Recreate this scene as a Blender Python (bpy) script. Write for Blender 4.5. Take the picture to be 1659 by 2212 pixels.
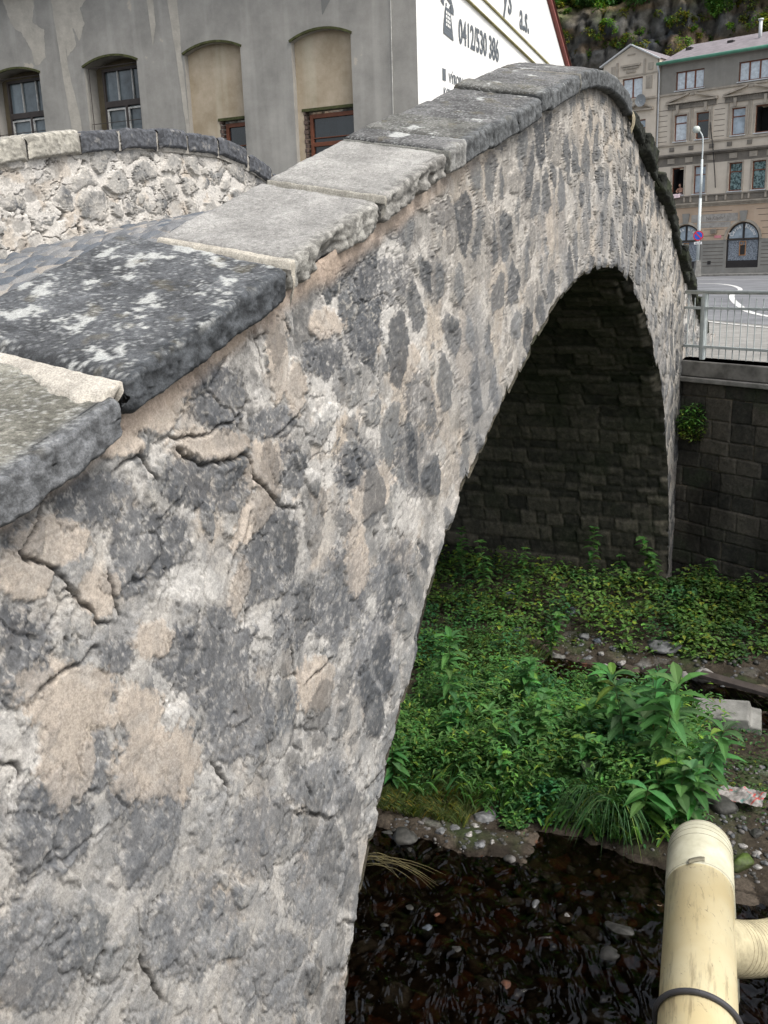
import bpy, math, random
import numpy as np
from mathutils import Vector, Matrix

# ------------------------------------------------------------------ camera, light, exposure
for o in list(bpy.data.objects): bpy.data.objects.remove(o)
SC = bpy.context.scene
C = SC.collection
cam = bpy.data.cameras.new('camera'); camo = bpy.data.objects.new('camera', cam); C.objects.link(camo)
TH = math.atan2(543, 2100); RO = math.radians(2)
right = Vector((math.cos(RO), -math.sin(RO)*math.sin(TH), -math.sin(RO)*math.cos(TH)))
fwd = Vector((0, math.cos(TH), -math.sin(TH)))
up = right.cross(fwd)
camo.matrix_world = Matrix((right, up, -fwd)).transposed().to_4x4()
cam.sensor_fit = 'VERTICAL'; cam.sensor_height = 24; cam.lens = 2100/2212*24
cam.clip_start = 0.05; cam.clip_end = 2000
SC.camera = camo

W = bpy.data.worlds.new("World"); SC.world = W; W.use_nodes = True
wt = W.node_tree; bg = wt.nodes['Background']
sky = wt.nodes.new('ShaderNodeTexSky'); sky.sky_type = 'NISHITA'; sky.sun_disc = False
SUN_EL, SUN_AZ = 54, 130            # azimuth clockwise from +Y
sky.sun_elevation = math.radians(SUN_EL); sky.sun_rotation = math.radians(SUN_AZ)
sky.air_density = 1.0; sky.dust_density = 4.0; sky.ozone_density = 0.4
hs_ = wt.nodes.new('ShaderNodeHueSaturation'); hs_.inputs['Saturation'].default_value = .4          # thin overcast: a paler sky
wt.links.new(sky.outputs[0], hs_.inputs['Color']); wt.links.new(hs_.outputs[0], bg.inputs[0]); bg.inputs[1].default_value = 0.15
sl = bpy.data.lights.new('sun', 'SUN'); sl.energy = 1.25; sl.angle = math.radians(20); sl.color = (1, .95, .88)
so = bpy.data.objects.new('sun', sl); C.objects.link(so)
sd = Vector((math.sin(math.radians(SUN_AZ))*math.cos(math.radians(SUN_EL)), math.cos(math.radians(SUN_AZ))*math.cos(math.radians(SUN_EL)), math.sin(math.radians(SUN_EL))))
so.rotation_euler = sd.to_track_quat('Z', 'Y').to_euler()
SC.view_settings.view_transform = 'Standard'; SC.view_settings.look = 'None'
SC.view_settings.exposure = 0.72; SC.view_settings.gamma = 1

random.seed(7); rng = np.random.default_rng(7)
STREET = -1.75; WATER = -6.0

# ------------------------------------------------------------------ numpy noise
_p = np.random.default_rng(3).permutation(256); PERM = np.concatenate([_p, _p, _p]).astype(np.int64)
_g = np.random.default_rng(4).normal(size=(256, 3)); _g /= np.linalg.norm(_g, axis=1)[:, None]
def perlin(x, y, z=0.0):
    x, y, z = np.broadcast_arrays(np.asarray(x, float), y, z)
    xi = np.floor(x).astype(np.int64); yi = np.floor(y).astype(np.int64); zi = np.floor(z).astype(np.int64)
    xf = x-xi; yf = y-yi; zf = z-zi
    u = xf**3*(xf*(xf*6-15)+10); v = yf**3*(yf*(yf*6-15)+10); w = zf**3*(zf*(zf*6-15)+10)
    xi &= 255; yi &= 255; zi &= 255
    def gd(a, b, c):
        h = PERM[PERM[PERM[(xi+a) & 255]+((yi+b) & 255)]+((zi+c) & 255)]
        g = _g[h]
        return g[..., 0]*(xf-a)+g[..., 1]*(yf-b)+g[..., 2]*(zf-c)
    def L(a, b, t): return a+(b-a)*t
    return 1.5*L(L(L(gd(0,0,0), gd(1,0,0), u), L(gd(0,1,0), gd(1,1,0), u), v),
                 L(L(gd(0,0,1), gd(1,0,1), u), L(gd(0,1,1), gd(1,1,1), u), v), w)
def fbm(x, y, z=0.0, f=1.0, o=4, g=.5, seed=0):
    a = 1.0; r = 0; t = 0
    for i in range(o):
        r = r+a*perlin(np.asarray(x)*f+seed*17.3+i*5.1, np.asarray(y)*f+seed*7.7+i*3.3, np.asarray(z)*f+seed*3.1)
        t += a; a *= g; f *= 2.03
    return r/t
def ss(a, b, x): t = np.clip((x-a)/(b-a), 0, 1); return t*t*(3-2*t)
def mixc(a, b, t): return a+(b-a)*np.asarray(t)[..., None]
def col3(c): return np.array(c, float)
def voro(x, y, seed=0, jit=.9):
    """nearest / second nearest cell distance, id randoms, and true distance to the border"""
    xi = np.floor(x).astype(np.int64); yi = np.floor(y).astype(np.int64)
    F1 = np.full(x.shape, 9.); F2 = np.full(x.shape, 9.)
    ix = np.zeros(x.shape, np.int64); iy = ix.copy(); px = np.zeros(x.shape); py = px.copy()
    R = np.random.default_rng(100+seed).random((4, 256))
    def H(a, b): return PERM[PERM[(a+seed*13) & 255]+(b & 255)]
    for dx in (-1, 0, 1):
        for dy in (-1, 0, 1):
            h = H(xi+dx, yi+dy); cx = xi+dx+.5+(R[0][h]-.5)*jit; cy = yi+dy+.5+(R[1][h]-.5)*jit
            d = np.hypot(x-cx, y-cy); m = d < F1
            F2 = np.where(m, F1, np.minimum(F2, d)); F1 = np.where(m, d, F1)
            ix = np.where(m, h, ix); px = np.where(m, cx, px); py = np.where(m, cy, py)
    return F1, F2, R[2][ix], R[3][ix]
def bricks(x, y, hs, L, seed=0, warp=.25):
    """coursed blocks. hs: course heights; returns edge distance (m), id randoms"""
    ys = np.cumsum(np.concatenate([[0], hs])); n = len(hs)
    k = np.clip(np.searchsorted(ys, y, side='right')-1, 0, n-1)
    R = np.random.default_rng(50+seed); off = R.random(n)*L; Lk = L*(.7+.8*R.random(n))
    xx = (x+off[k])/Lk[k]; j = np.floor(xx).astype(np.int64); rj = R.random((n, 512))
    b = lambda q: q+(rj[k, (q+200) % 512]-.5)*.6
    lo = b(j); hi = b(j+1)
    jj = np.where(xx < lo, j-1, np.where(xx >= hi, j+1, j)); lo = b(jj); hi = b(jj+1)
    ex = np.minimum(xx-lo, hi-xx)*Lk[k]; ey = np.minimum(y-ys[k], ys[k+1]-y)
    rid = R.random((n, 512)); rid2 = R.random((n, 512))
    return np.minimum(ex, ey), rid[k, (jj+200) % 512], rid2[k, (jj+200) % 512]

# ------------------------------------------------------------------ object helpers
def link(name, me, parent=None, mats=()):
    o = bpy.data.objects.new(name, me); C.objects.link(o)
    for m in (mats if isinstance(mats, (list, tuple)) else [mats]): me.materials.append(m)
    if parent: o.parent = parent
    return o
def tag(o, label=None, cat=None, group=None, kind=None):
    if label: o['label'] = label
    if cat: o['category'] = cat
    if group: o['group'] = group
    if kind: o['kind'] = kind
    return o
def thing(name, label, cat, loc=(0, 0, 0), rz=0, group=None):
    o = bpy.data.objects.new(name, None); C.objects.link(o); o.location = loc; o.rotation_euler = (0, 0, rz)
    o.empty_display_size = .2
    return tag(o, label, cat, group)
def np_mesh(name, V, F, mat, parent=None, col=None, smooth=True):
    """V (N,3); F (M,4) or (M,3) int arrays; col (N,3)"""
    me = bpy.data.meshes.new(name); V = np.ascontiguousarray(V, np.float32); F = np.ascontiguousarray(F, np.int32)
    k = F.shape[1]
    me.vertices.add(len(V)); me.vertices.foreach_set('co', V.ravel())
    me.loops.add(F.size); me.loops.foreach_set('vertex_index', F.ravel())
    me.polygons.add(len(F)); me.polygons.foreach_set('loop_start', np.arange(0, F.size, k, dtype=np.int32))
    me.polygons.foreach_set('loop_total', np.full(len(F), k, np.int32))
    me.polygons.foreach_set('use_smooth', np.full(len(F), smooth, bool))
    me.update(calc_edges=True)
    if col is not None:
        a = me.color_attributes.new('col', 'FLOAT_COLOR', 'POINT')
        c = np.ones((len(V), 4), np.float32); c[:, :3] = np.clip(col, 0.004, .9); a.data.foreach_set('color', c.ravel())
    me.validate()
    return link(name, me, parent, mat)
def grid_faces(nr, nc, off=0, closed=False):
    r = np.arange(nr-1)[:, None]; c = np.arange(nc if closed else nc-1)[None, :]
    a = r*nc+c; b = r*nc+(c+1) % nc
    return (np.stack([a, b, b+nc, a+nc], -1).reshape(-1, 4)+off)
def patch(name, G, mat, parent=None, col=None, smooth=True, flip=False):
    """G (nr,nc,3)"""
    nr, nc = G.shape[:2]; F = grid_faces(nr, nc)
    if flip: F = F[:, ::-1]
    return np_mesh(name, G.reshape(-1, 3), F, mat, parent, None if col is None else col.reshape(-1, 3), smooth)

class MB:
    """collects shapes, then links ONE mesh"""
    def __init__(s): s.v = []; s.f = []
    def add(s, vs, fs):
        o = len(s.v); s.v += [tuple(map(float, v)) for v in vs]; s.f += [tuple(i+o for i in f) for f in fs]; return s
    def box(s, x0, x1, y0, y1, z0, z1):
        return s.add([(x0,y0,z0),(x1,y0,z0),(x1,y1,z0),(x0,y1,z0),(x0,y0,z1),(x1,y0,z1),(x1,y1,z1),(x0,y1,z1)],
                     [(3,2,1,0),(4,5,6,7),(0,1,5,4),(1,2,6,5),(2,3,7,6),(3,0,4,7)])
    def tube(s, pts, r, n=10, caps=True):
        pts = [Vector(p) for p in pts]; rs = r if isinstance(r, (list, tuple)) else [r]*len(pts); vs = []; fs = []
        prev = None
        for i, p in enumerate(pts):
            t = (pts[min(i+1, len(pts)-1)]-pts[max(i-1, 0)]).normalized()
            a = prev if prev is not None else (Vector((0,0,1)) if abs(t.z) < .9 else Vector((1,0,0)))
            x = (a-t*a.dot(t)).normalized(); y = t.cross(x); prev = x
            for k in range(n):
                an = 2*math.pi*k/n; vs.append(p+(x*math.cos(an)+y*math.sin(an))*rs[i])
        for i in range(len(pts)-1):
            for k in range(n): fs.append((i*n+k, i*n+(k+1) % n, (i+1)*n+(k+1) % n, (i+1)*n+k))
        if caps: fs.append(tuple(range(n-1, -1, -1))); fs.append(tuple((len(pts)-1)*n+k for k in range(n)))
        return s.add(vs, fs)
    def cyl(s, c, r0, r1, h, n=16): return s.tube([c, (c[0], c[1], c[2]+h)], [r0, r1], n)
    def prism(s, poly, y0, y1):
        """poly: (x,z) outline counter-clockwise seen from -y; extruded y0..y1"""
        n = len(poly)
        return s.add([(x, y0, z) for x, z in poly]+[(x, y1, z) for x, z in poly],
                     [tuple(range(n)), tuple(range(2*n-1, n-1, -1))]+[(i, i+n, (i+1) % n+n, (i+1) % n) for i in range(n)])
    def beam(s, p, q, w, h):
        """rectangular bar in the x-z plane sense between p and q"""
        p = Vector(p); q = Vector(q); t = (q-p).normalized(); a = Vector((0,1,0)) if abs(t.y) < .9 else Vector((1,0,0))
        x = t.cross(a).normalized()*w/2; y = a.normalized()*h/2
        return s.add([p-x-y, p+x-y, p+x+y, p-x+y, q-x-y, q+x-y, q+x+y, q-x+y],
                     [(3,2,1,0),(4,5,6,7),(0,1,5,4),(1,2,6,5),(2,3,7,6),(3,0,4,7)])
    def sheet(s, x0, x1, z0, z1, y): return s.add([(x0,y,z0),(x1,y,z0),(x1,y,z1),(x0,y,z1)], [(0,1,2,3)])
    def build(s, name, mat, parent=None, bevel=0, smooth=False, loc=None):
        me = bpy.data.meshes.new(name); me.from_pydata(s.v, [], s.f); me.update()
        if smooth: me.polygons.foreach_set('use_smooth', [True]*len(me.polygons))
        o = link(name, me, parent, mat)
        if loc is not None: o.location = loc
        if bevel:
            b = o.modifiers.new('b', 'BEVEL'); b.width = bevel; b.segments = 2; b.limit_method = 'ANGLE'
        return o

def fill_holes(outer, holes):
    """planar polygon (x,z) with holes -> verts, tris"""
    from mathutils.geometry import tessellate_polygon
    loops = [[Vector((x, z, 0)) for x, z in outer]]+[[Vector((x, z, 0)) for x, z in h] for h in holes]
    return [p for l in [outer]+holes for p in l], [tuple(t) for t in tessellate_polygon(loops)]
def wall_with_holes(outer, holes, depth, reveal=True):
    """front face at y=0 with reveals going to y=depth"""
    m = MB(); P, T = fill_holes(outer, holes)
    T2 = []
    for a, b, c in T:
        (x0, z0), (x1, z1), (x2, z2) = P[a], P[b], P[c]
        T2.append((a, b, c) if (x1-x0)*(z2-z0)-(z1-z0)*(x2-x0) > 0 else (a, c, b))
    m.add([(x, 0, z) for x, z in P], T2)
    for h in holes:
        n = len(h); m.add([(x, 0, z) for x, z in h]+[(x, depth, z) for x, z in h], [(i, (i+1) % n, (i+1) % n+n, i+n) for i in range(n)])
    return m
def arch_poly(x0, x1, z0, zs, rise, n=12):
    """opening: flat bottom z0, springing zs, segmental arch of given rise"""
    w = (x1-x0)/2; R = (w*w+rise*rise)/(2*rise); cx = (x0+x1)/2; cz = zs+rise-R; a = math.asin(min(1, w/R))
    if rise >= w*.999: a = math.pi/2
    return [(x0, z0), (x1, z0)]+[(cx+R*math.sin(a-2*a*i/n), cz+R*math.cos(a-2*a*i/n)) for i in range(n+1)]
def text_mesh(name, txt, size, mat, parent, loc, rot=(math.pi/2, 0, 0), xs=1.0, shear=0, bold=0, depth=.004, align='LEFT', spacing=1.0):
    c = bpy.data.curves.new(name, 'FONT'); c.body = txt; c.size = size; c.shear = shear; c.offset = bold; c.extrude = depth
    c.align_x = align; c.space_character = spacing; c.resolution_u = 4
    t = bpy.data.objects.new(name+'_c', c); C.objects.link(t)
    dg = bpy.context.evaluated_depsgraph_get(); me = bpy.data.meshes.new_from_object(t.evaluated_get(dg))
    bpy.data.objects.remove(t); me.name = name; me.materials.clear()
    o = link(name, me, parent, mat); o.location = loc; o.rotation_euler = rot; o.scale = (xs, 1, 1)
    return o

# ------------------------------------------------------------------ materials
def mat_new(name):
    m = bpy.data.materials.new(name); m.use_nodes = True; nt = m.node_tree
    return m, nt, nt.nodes['Principled BSDF']
def N(nt, t, **k):
    n = nt.nodes.new('ShaderNode'+t)
    for a, b in k.items(): setattr(n, a, b)
    return n
def plain(name, c, rough=.7, var=.25, scale=6, bump=.15, metal=0, c2=None, spec=.4, detail=8, thr=(.35, .65)):
    """procedural: two tones mixed by noise, small bump"""
    m, nt, p = mat_new(name); tc = N(nt, 'TexCoord'); no = N(nt, 'TexNoise'); no.inputs['Scale'].default_value = scale
    no.inputs['Detail'].default_value = detail; no.inputs['Roughness'].default_value = .65
    nt.links.new(tc.outputs['Object'], no.inputs['Vector'])
    r = N(nt, 'ValToRGB'); nt.links.new(no.outputs['Fac'], r.inputs[0])
    r.color_ramp.elements[0].position = thr[0]; r.color_ramp.elements[1].position = thr[1]
    a = [x*(1-var) for x in c]; b = c2 or [min(.9, x*(1+var)) for x in c]
    r.color_ramp.elements[0].color = (*a, 1); r.color_ramp.elements[1].color = (*b, 1)
    nt.links.new(r.outputs[0], p.inputs['Base Color']); p.inputs['Roughness'].default_value = rough
    p.inputs['Metallic'].default_value = metal; p.inputs['Specular IOR Level'].default_value = spec
    if bump:
        n2 = N(nt, 'TexNoise'); n2.inputs['Scale'].default_value = scale*5; n2.inputs['Detail'].default_value = 6
        nt.links.new(tc.outputs['Object'], n2.inputs['Vector'])
        bp = N(nt, 'Bump'); bp.inputs['Strength'].default_value = bump; bp.inputs['Distance'].default_value = .02
        nt.links.new(n2.outputs['Fac'], bp.inputs['Height']); nt.links.new(bp.outputs[0], p.inputs['Normal'])
    return m
def colmat(name, rough=.9, fscale=60, famt=.35, bump=.5, bdist=.006, spec=.25, sss=0, f2=14, fa2=.2, tight=.2):
    """albedo from the 'col' attribute, broken up by fine procedural grain"""
    m, nt, p = mat_new(name); tc = N(nt, 'TexCoord'); at = N(nt, 'Attribute'); at.attribute_name = 'col'
    no = N(nt, 'TexNoise'); no.inputs['Scale'].default_value = fscale; no.inputs['Detail'].default_value = 8; no.inputs['Roughness'].default_value = .7
    n1 = N(nt, 'TexNoise'); n1.inputs['Scale'].default_value = f2; n1.inputs['Detail'].default_value = 8; n1.inputs['Roughness'].default_value = .7
    for q in (no, n1): nt.links.new(tc.outputs['Object'], q.inputs['Vector'])
    mr = N(nt, 'MapRange'); mr.inputs[1].default_value = .5-tight; mr.inputs[2].default_value = .5+tight
    mr.inputs[3].default_value = 1-famt; mr.inputs[4].default_value = 1+famt; nt.links.new(no.outputs['Fac'], mr.inputs[0])
    m2 = N(nt, 'MapRange'); m2.inputs[1].default_value = .3; m2.inputs[2].default_value = .7
    m2.inputs[3].default_value = 1-fa2; m2.inputs[4].default_value = 1+fa2; nt.links.new(n1.outputs['Fac'], m2.inputs[0])
    mu = N(nt, 'Math', operation='MULTIPLY'); nt.links.new(mr.outputs[0], mu.inputs[0]); nt.links.new(m2.outputs[0], mu.inputs[1])
    vm = N(nt, 'VectorMath', operation='SCALE'); nt.links.new(at.outputs['Color'], vm.inputs[0]); nt.links.new(mu.outputs[0], vm.inputs['Scale'])
    nt.links.new(vm.outputs[0], p.inputs['Base Color']); p.inputs['Roughness'].default_value = rough
    p.inputs['Specular IOR Level'].default_value = spec
    bp = N(nt, 'Bump'); bp.inputs['Strength'].default_value = bump; bp.inputs['Distance'].default_value = bdist
    nt.links.new(no.outputs['Fac'], bp.inputs['Height']); nt.links.new(bp.outputs[0], p.inputs['Normal'])
    return m
def leafmat(name, c, c2):
    m, nt, p = mat_new(name); at = N(nt, 'Attribute'); at.attribute_name = 'col'
    p.inputs['Roughness'].default_value = .62; p.inputs['Specular IOR Level'].default_value = .25
    nt.links.new(at.outputs['Color'], p.inputs['Base Color'])
    tr = N(nt, 'BsdfTranslucent'); vm = N(nt, 'VectorMath', operation='MULTIPLY'); vm.inputs[1].default_value = (1.1, 1.35, .5)
    nt.links.new(at.outputs['Color'], vm.inputs[0]); nt.links.new(vm.outputs[0], tr.inputs[0])
    mx = N(nt, 'MixShader'); mx.inputs[0].default_value = .35
    nt.links.new(p.outputs[0], mx.inputs[1]); nt.links.new(tr.outputs[0], mx.inputs[2])
    nt.links.new(mx.outputs[0], nt.nodes['Material Output'].inputs[0])
    return m
M = dict(
    wall=colmat('weathered_stone_and_mortar', fscale=110, famt=.24, bump=.6, bdist=.005, f2=34, fa2=.2, tight=.15),
    stone=colmat('coping_stone', fscale=130, famt=.34, bump=.8, bdist=.005, f2=40, fa2=.22, tight=.14),
    dark=colmat('dark_masonry', fscale=25, famt=.35, bump=.7, bdist=.02),
    ground=colmat('earth', fscale=30, famt=.5, bump=.8, bdist=.02),
    rock=colmat('river_rock', fscale=35, famt=.35, bump=.4, bdist=.01, rough=.6, spec=.4),
    cliff=colmat('cliff_rock', fscale=1.2, famt=.5, bump=.6, bdist=.3, f2=.3),
    leaf=leafmat('leaf', None, None),
    stem=plain('stem', (.07, .10, .03), .7, .3, 20, 0),
)
def glassmat(name, c=(.02, .025, .03), rough=.06):
    m = plain(name, c, rough, .3, 3, 0, spec=.8); return m
M['glass'] = glassmat('window_glass')
# ------------------------------------------------------------------ the bridge frame: x along it (s), y across (n), z up; the camera looks on its south face y=2.6
BR = math.radians(64)
ct, st = math.cos(BR), math.sin(BR)
def bw(s, n): return s*ct-n*st, s*st+n*ct            # bridge -> world
def wb(X, Y): return X*ct+Y*st, -X*st+Y*ct
TOPS = [(-3, -1.55), (-1, -1.25), (1, -.9), (2.27, -.6), (2.92, -.40), (3.45, -.23), (4.15, 0.0), (4.54, .11), (5.27, .34), (6.32, .67), (7.69, 1.06), (8.77, 1.38), (9.54, 1.60), (10.3, 1.76), (10.9, 1.82), (11.4, 1.79), (12.01, 1.66), (12.8, 1.44), (13.52, 1.18), (14.3, .93), (15.07, .60), (16.1, .12), (17.16, -.45), (18.3, -1.0), (19.5, -1.4), (21, -1.55)]
_ts = np.array([p[0] for p in TOPS]); _tz = np.array([p[1] for p in TOPS])
def topz(s):
    s = np.asarray(s, float); return (np.interp(s-.35, _ts, _tz)+np.interp(s, _ts, _tz)*2+np.interp(s+.35, _ts, _tz))/4
CT = .15                                             # coping thickness at its outer edge
bridge = thing('stone_bridge', 'old humpback stone arch bridge of patched grey rubble crossing the stream', 'bridge', (0, 0, 0), BR)

def rubble(s, z, seed=0, cw=.28, ch=.32, expo=.45, pale=0.0, lowgrey=True):
    """relief (m, outward) and albedo of patched rubble masonry"""
    wx = fbm(s, z, seed, 2.2, 3, seed=seed+1); wz = fbm(s, z, seed, 2.2, 3, seed=seed+2)
    fx = fbm(s, z, seed, 11, 4, .6, seed=seed+3); fz = fbm(s, z, seed, 11, 4, .6, seed=seed+4)
    x = s+.17*wx+.045*fx; y = z+.15*wz+.045*fz
    F1, F2, r1, r2 = voro(x/cw, y/ch, seed); e = (F2-F1)*ch
    g1, g2, q1, q2 = voro(x/(cw*.42)+3.3, y/(ch*.45)+1.7, seed+5); e2 = (g2-g1)*ch*.45
    big = r2 > .3
    n_m = fbm(s, z, seed, 5, 4, .6, seed=seed+6); n_h = fbm(s, z, seed, 38, 5, .65, seed=seed+7); n_l = fbm(s, z, seed, .8, 3, seed=seed+8)
    n_f = fbm(s, z, seed, 16, 5, .65, seed=seed+9); n_x = fbm(s, z, seed, 75, 3, .7, seed=seed+20); n_v = fbm(s*5, z*1.1, seed, 3.0, 4, .6, seed=seed+10)
    # how much of each stone stands free of mortar
    th = .02+.09*(r1 > expo)*r1
    st1 = ss(-.004, .016, e-th+.045*n_f+.028*n_h+.03*n_m+.006*n_x)
    st2 = ss(-.01, .02, e2-.022+.02*n_f+.012*n_h)*(q1 > .55)
    stn = np.where(big, st1, np.maximum(st1*.0, st2)); stn = np.clip(stn, 0, 1)
    stn = stn*np.where(big & (r2 > .74), .25, 1)      # some stones are wholly plastered over
    rid = np.where(big, r1, q2)
    # relief
    dome = np.where(big, np.clip(e, 0, .12)*.14, np.clip(e2, 0, .06)*.16)
    h = .008*wx+.008*n_m+.006*n_f+.007*n_h*(.4+stn)*ss(16, 5, s)+.004*n_x*(.3+stn)*ss(7, 4, s) + stn*(dome*.9+(rid-.45)*.018)
    h += .004*np.abs(n_f)*stn
    flow = ss(.05, .3, fbm(s, z, seed, 1.7, 4, .6, seed=seed+12))          # smooth smears of render
    h = h*(1-.45*flow*(1-stn))
    # rims where patches of mortar end
    lip = np.exp(-((stn-.35)/.25)**2); h -= .013*lip*(n_m > -.15)
    # open joints and cracks
    cr_m = ss(-.06, .08, fbm(s, z, seed, 2.3, 3, seed=seed+13))
    wid = .0055+.005*np.clip(n_m, 0, 1)
    crack = (1-ss(wid, wid*2.2, e))*cr_m*big
    cr2 = 1-ss(.005, .013, np.abs(fbm(s+.1*fx, z+.1*fz, seed, 1.6, 3, seed=seed+14)))
    cr2 *= ss(.02, .14, fbm(s, z, seed, 1.3, 2, seed=seed+15))
    hole = ss(.42, .55, fbm(s, z, seed, 7.5, 3, .5, seed=seed+16))
    crack = np.clip(crack+cr2*.9, 0, 1)
    h -= .022*crack+.028*hole
    # albedo
    dk = mixc(col3((.075, .082, .092)), col3((.23, .23, .22)), np.clip(rid*.75+.28*n_m+.1, 0, 1))
    dk = mixc(dk, dk*1.7, ss(.02, .25, n_x*.5+n_h*.7)*.7); dk = mixc(dk, dk*.5, ss(.08, .3, -n_x*.4-n_h*.6)*.6)                       # pale grains on the stone
    dk = mixc(dk, col3((.40, .38, .34)), ss(.10, .19, .75*n_f+.5*n_h+.12*n_x)*.8)
    grey = mixc(col3((.20, .20, .195)), col3((.35, .34, .32)), ss(-.4, .4, n_f))
    cream = mixc(col3((.42, .37, .31)), col3((.52, .46, .39)), ss(-.3, .3, n_m))
    white = mixc(col3((.50, .48, .45)), col3((.62, .60, .56)), ss(-.3, .3, n_f))
    mort = mixc(grey, cream, ss(-.02, .12, fbm(s, z, seed, 1.5, 4, .55, seed=seed+17)+pale*.4))
    mort = mixc(mort, white, ss(.0, .16, fbm(s, z, seed, 2.6, 5, .6, seed=seed+18)+pale*.5))
    mort = mixc(mort, col3((.12, .12, .12)), ss(.12, .26, n_h*.6+n_f*.6+n_x*.2)*.8)
    mort = mixc(mort, mort*1.25, ss(.02, .3, -n_x-n_h*.4)*.6)     # dark pits and light grains
    c = mixc(mort, dk, stn)
    rim_ = np.exp(-((stn-.3)/.22)**2)*ss(-.1, .2, n_m+.3*n_f); c = c*(1-.38*rim_[..., None])  # dark outlines around the stones: cavity shade put into the albedo
    strk = ss(.05, .3, n_v)*ss(-.2, .3, n_l+.2)
    c = mixc(c, white*.95, strk*.3)
    if lowgrey:
        lo = ss(-.6, -3.6, z)
        gl = mixc(col3((.21, .225, .235)), col3((.30, .305, .30)), ss(-.3, .3, n_f))
        c = mixc(c, c*.35+gl*.68, lo*.7*ss(-.35, .25, n_m+.1))
    # cream fill under the coping
    c = mixc(c, col3((.035, .033, .03)), np.clip(crack*1.0+hole*.85, 0, 1))
    cav = ss(.0, .5, -n_h)*.18; c = c*(1-cav[..., None])  # hollows of the fine relief darkened, cavity shade in the albedo
    return h, c

DARKB = [[3.682, -0.585, 4.611, 2.123, 0.448, -6.482], [4.102, -0.76, 4.15, -0.489, -1.961, -12.223], [4.656, -0.493, 4.271, -0.434, -0.803, -8.016], [4.23, -1.022, 6.12, -0.691, -1.518, -7.415], [4.001, -1.432, 3.662, -1.76, -1.485, -3.766], [4.737, -1.903, 2.708, -1.392, -1.314, -3.092], [5.922, -0.896, 4.031, -0.25, -0.814, -5.872], [5.167, -0.437, 4.685, -0.404, -0.689, -8.274], [2.781, -0.853, 4.31, -0.679, -2.344, -9.917], [3.523, -0.963, 3.104, -0.417, -1.722, -7.73], [3.106, -1.11, 4.09, -0.599, -1.714, -6.169], [2.305, -1.314, 6.194, -1.05, -2.056, -5.164], [3.484, -1.807, 2.113, -1.982, -2.287, -3.523], [5.857, -1.323, 2.859, -0.181, -0.841, -4.201], [4.981, -1.176, 4.158, -0.374, -1.468, -7.172], [2.629, -1.898, 10.678, -1.677, -3.371, -6.536], [2.763, -2.116, 9.857, -1.5, -5.145, -9.303], [4.211, -1.832, 4.444, -2.198, -2.09, -4.604], [2.812, -1.516, 8.945, -1.373, -4.946, -12.425], [2.392, -2.029, 3.172, -2.619, -3.802, -4.101], [2.92, -2.384, 3.446, -3.22, -2.944, -3.299], [3.632, -2.187, 2.354, -2.361, -2.589, -3.641], [4.812, 0.016, 5.389, -0.531, -0.184, -13.671], [5.38, -0.126, 2.608, -0.21, -0.227, -6.738], [6.245, -0.125, 5.575, -0.299, -0.195, -6.571], [6.754, -0.469, 4.825, -0.181, -0.304, -4.293], [5.736, 0.171, 4.773, -0.334, 0.127, -12.025], [2.181, -2.449, 1.599, -2.593, -4.883, -3.574], [3.17, -3.03, 1.768, -1.873, -3.211, -3.227], [4.293, -3.51, 2.332, -1.231, -2.154, -2.841], [3.719, -2.86, 2.27, -2.523, -3.143, -3.733], [7.479, 0.12, 5.709, -0.088, 0.012, -4.788], [8.312, 0.499, 5.917, 0.063, 0.225, -5.366], [6.432, 0.299, 4.759, -0.231, 0.291, -11.035], [2.418, -0.902, 9.204, -1.548, -3.211, -11.756], [4.405, -2.964, 2.552, -0.26, -2.997, -5.527], [3.796, -3.77, 1.324, -1.706, -3.454, -3.388], [2.911, -1.232, 5.866, -0.89, -5.393, -16.84], [5.437, -2.009, 3.002, -1.622, -1.525, -3.853], [5.127, -2.437, 2.493, -1.34, -1.665, -3.437]]
CREAMB = [[3.187, -0.555, 4.081, 2.722, 2.001, -9.494], [3.583, -0.782, 3.461, -0.462, -2.44, -13.377], [2.969, -0.67, 6.042, -0.922, -3.262, -17.885], [4.186, -0.423, 9.081, -1.057, -0.465, -4.851], [4.345, -0.629, 9.617, -1.066, -0.902, -6.937], [2.567, -0.96, 5.308, -0.868, -3.131, -11.269], [2.417, -1.039, 7.554, -1.266, -2.985, -9.606], [2.749, -1.218, 9.476, -1.485, -2.875, -8.718], [2.542, -1.56, 3.357, -0.541, -3.266, -7.452], [2.998, -2.066, 2.407, -2.182, -3.585, -4.512], [2.475, -1.819, 6.741, -1.092, -2.926, -5.673], [2.912, -1.807, 5.552, -0.828, -3.594, -7.836], [5.151, -1.355, 2.379, -5.959, -1.924, -3.436], [3.881, -1.183, 5.148, -7.936, -2.355, -3.927], [3.72, -1.491, 11.058, -5.22, -2.521, -5.871], [3.046, -1.524, 7.182, -1.052, -4.49, -11.868], [5.752, -0.633, 5.475, -0.371, -0.88, -8.43], [6.746, -0.669, 7.033, -0.263, -0.356, -3.707], [4.364, -2.302, 3.98, -2.022, -3.031, -5.75], [4.673, -0.321, 4.83, -0.491, -0.959, -13.543], [4.934, -1.704, 6.549, -0.589, -1.258, -4.31], [3.969, -0.142, 4.187, -0.52, -0.538, -11.695], [3.72, -0.295, 3.34, 4.035, 3.659, -9.808], [3.991, -0.973, 5.849, -0.704, -1.455, -7.109], [7.585, -0.236, 6.292, -0.076, -0.15, -3.962], [9.015, 0.287, 5.521, 0.181, 0.065, -3.521]]
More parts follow.
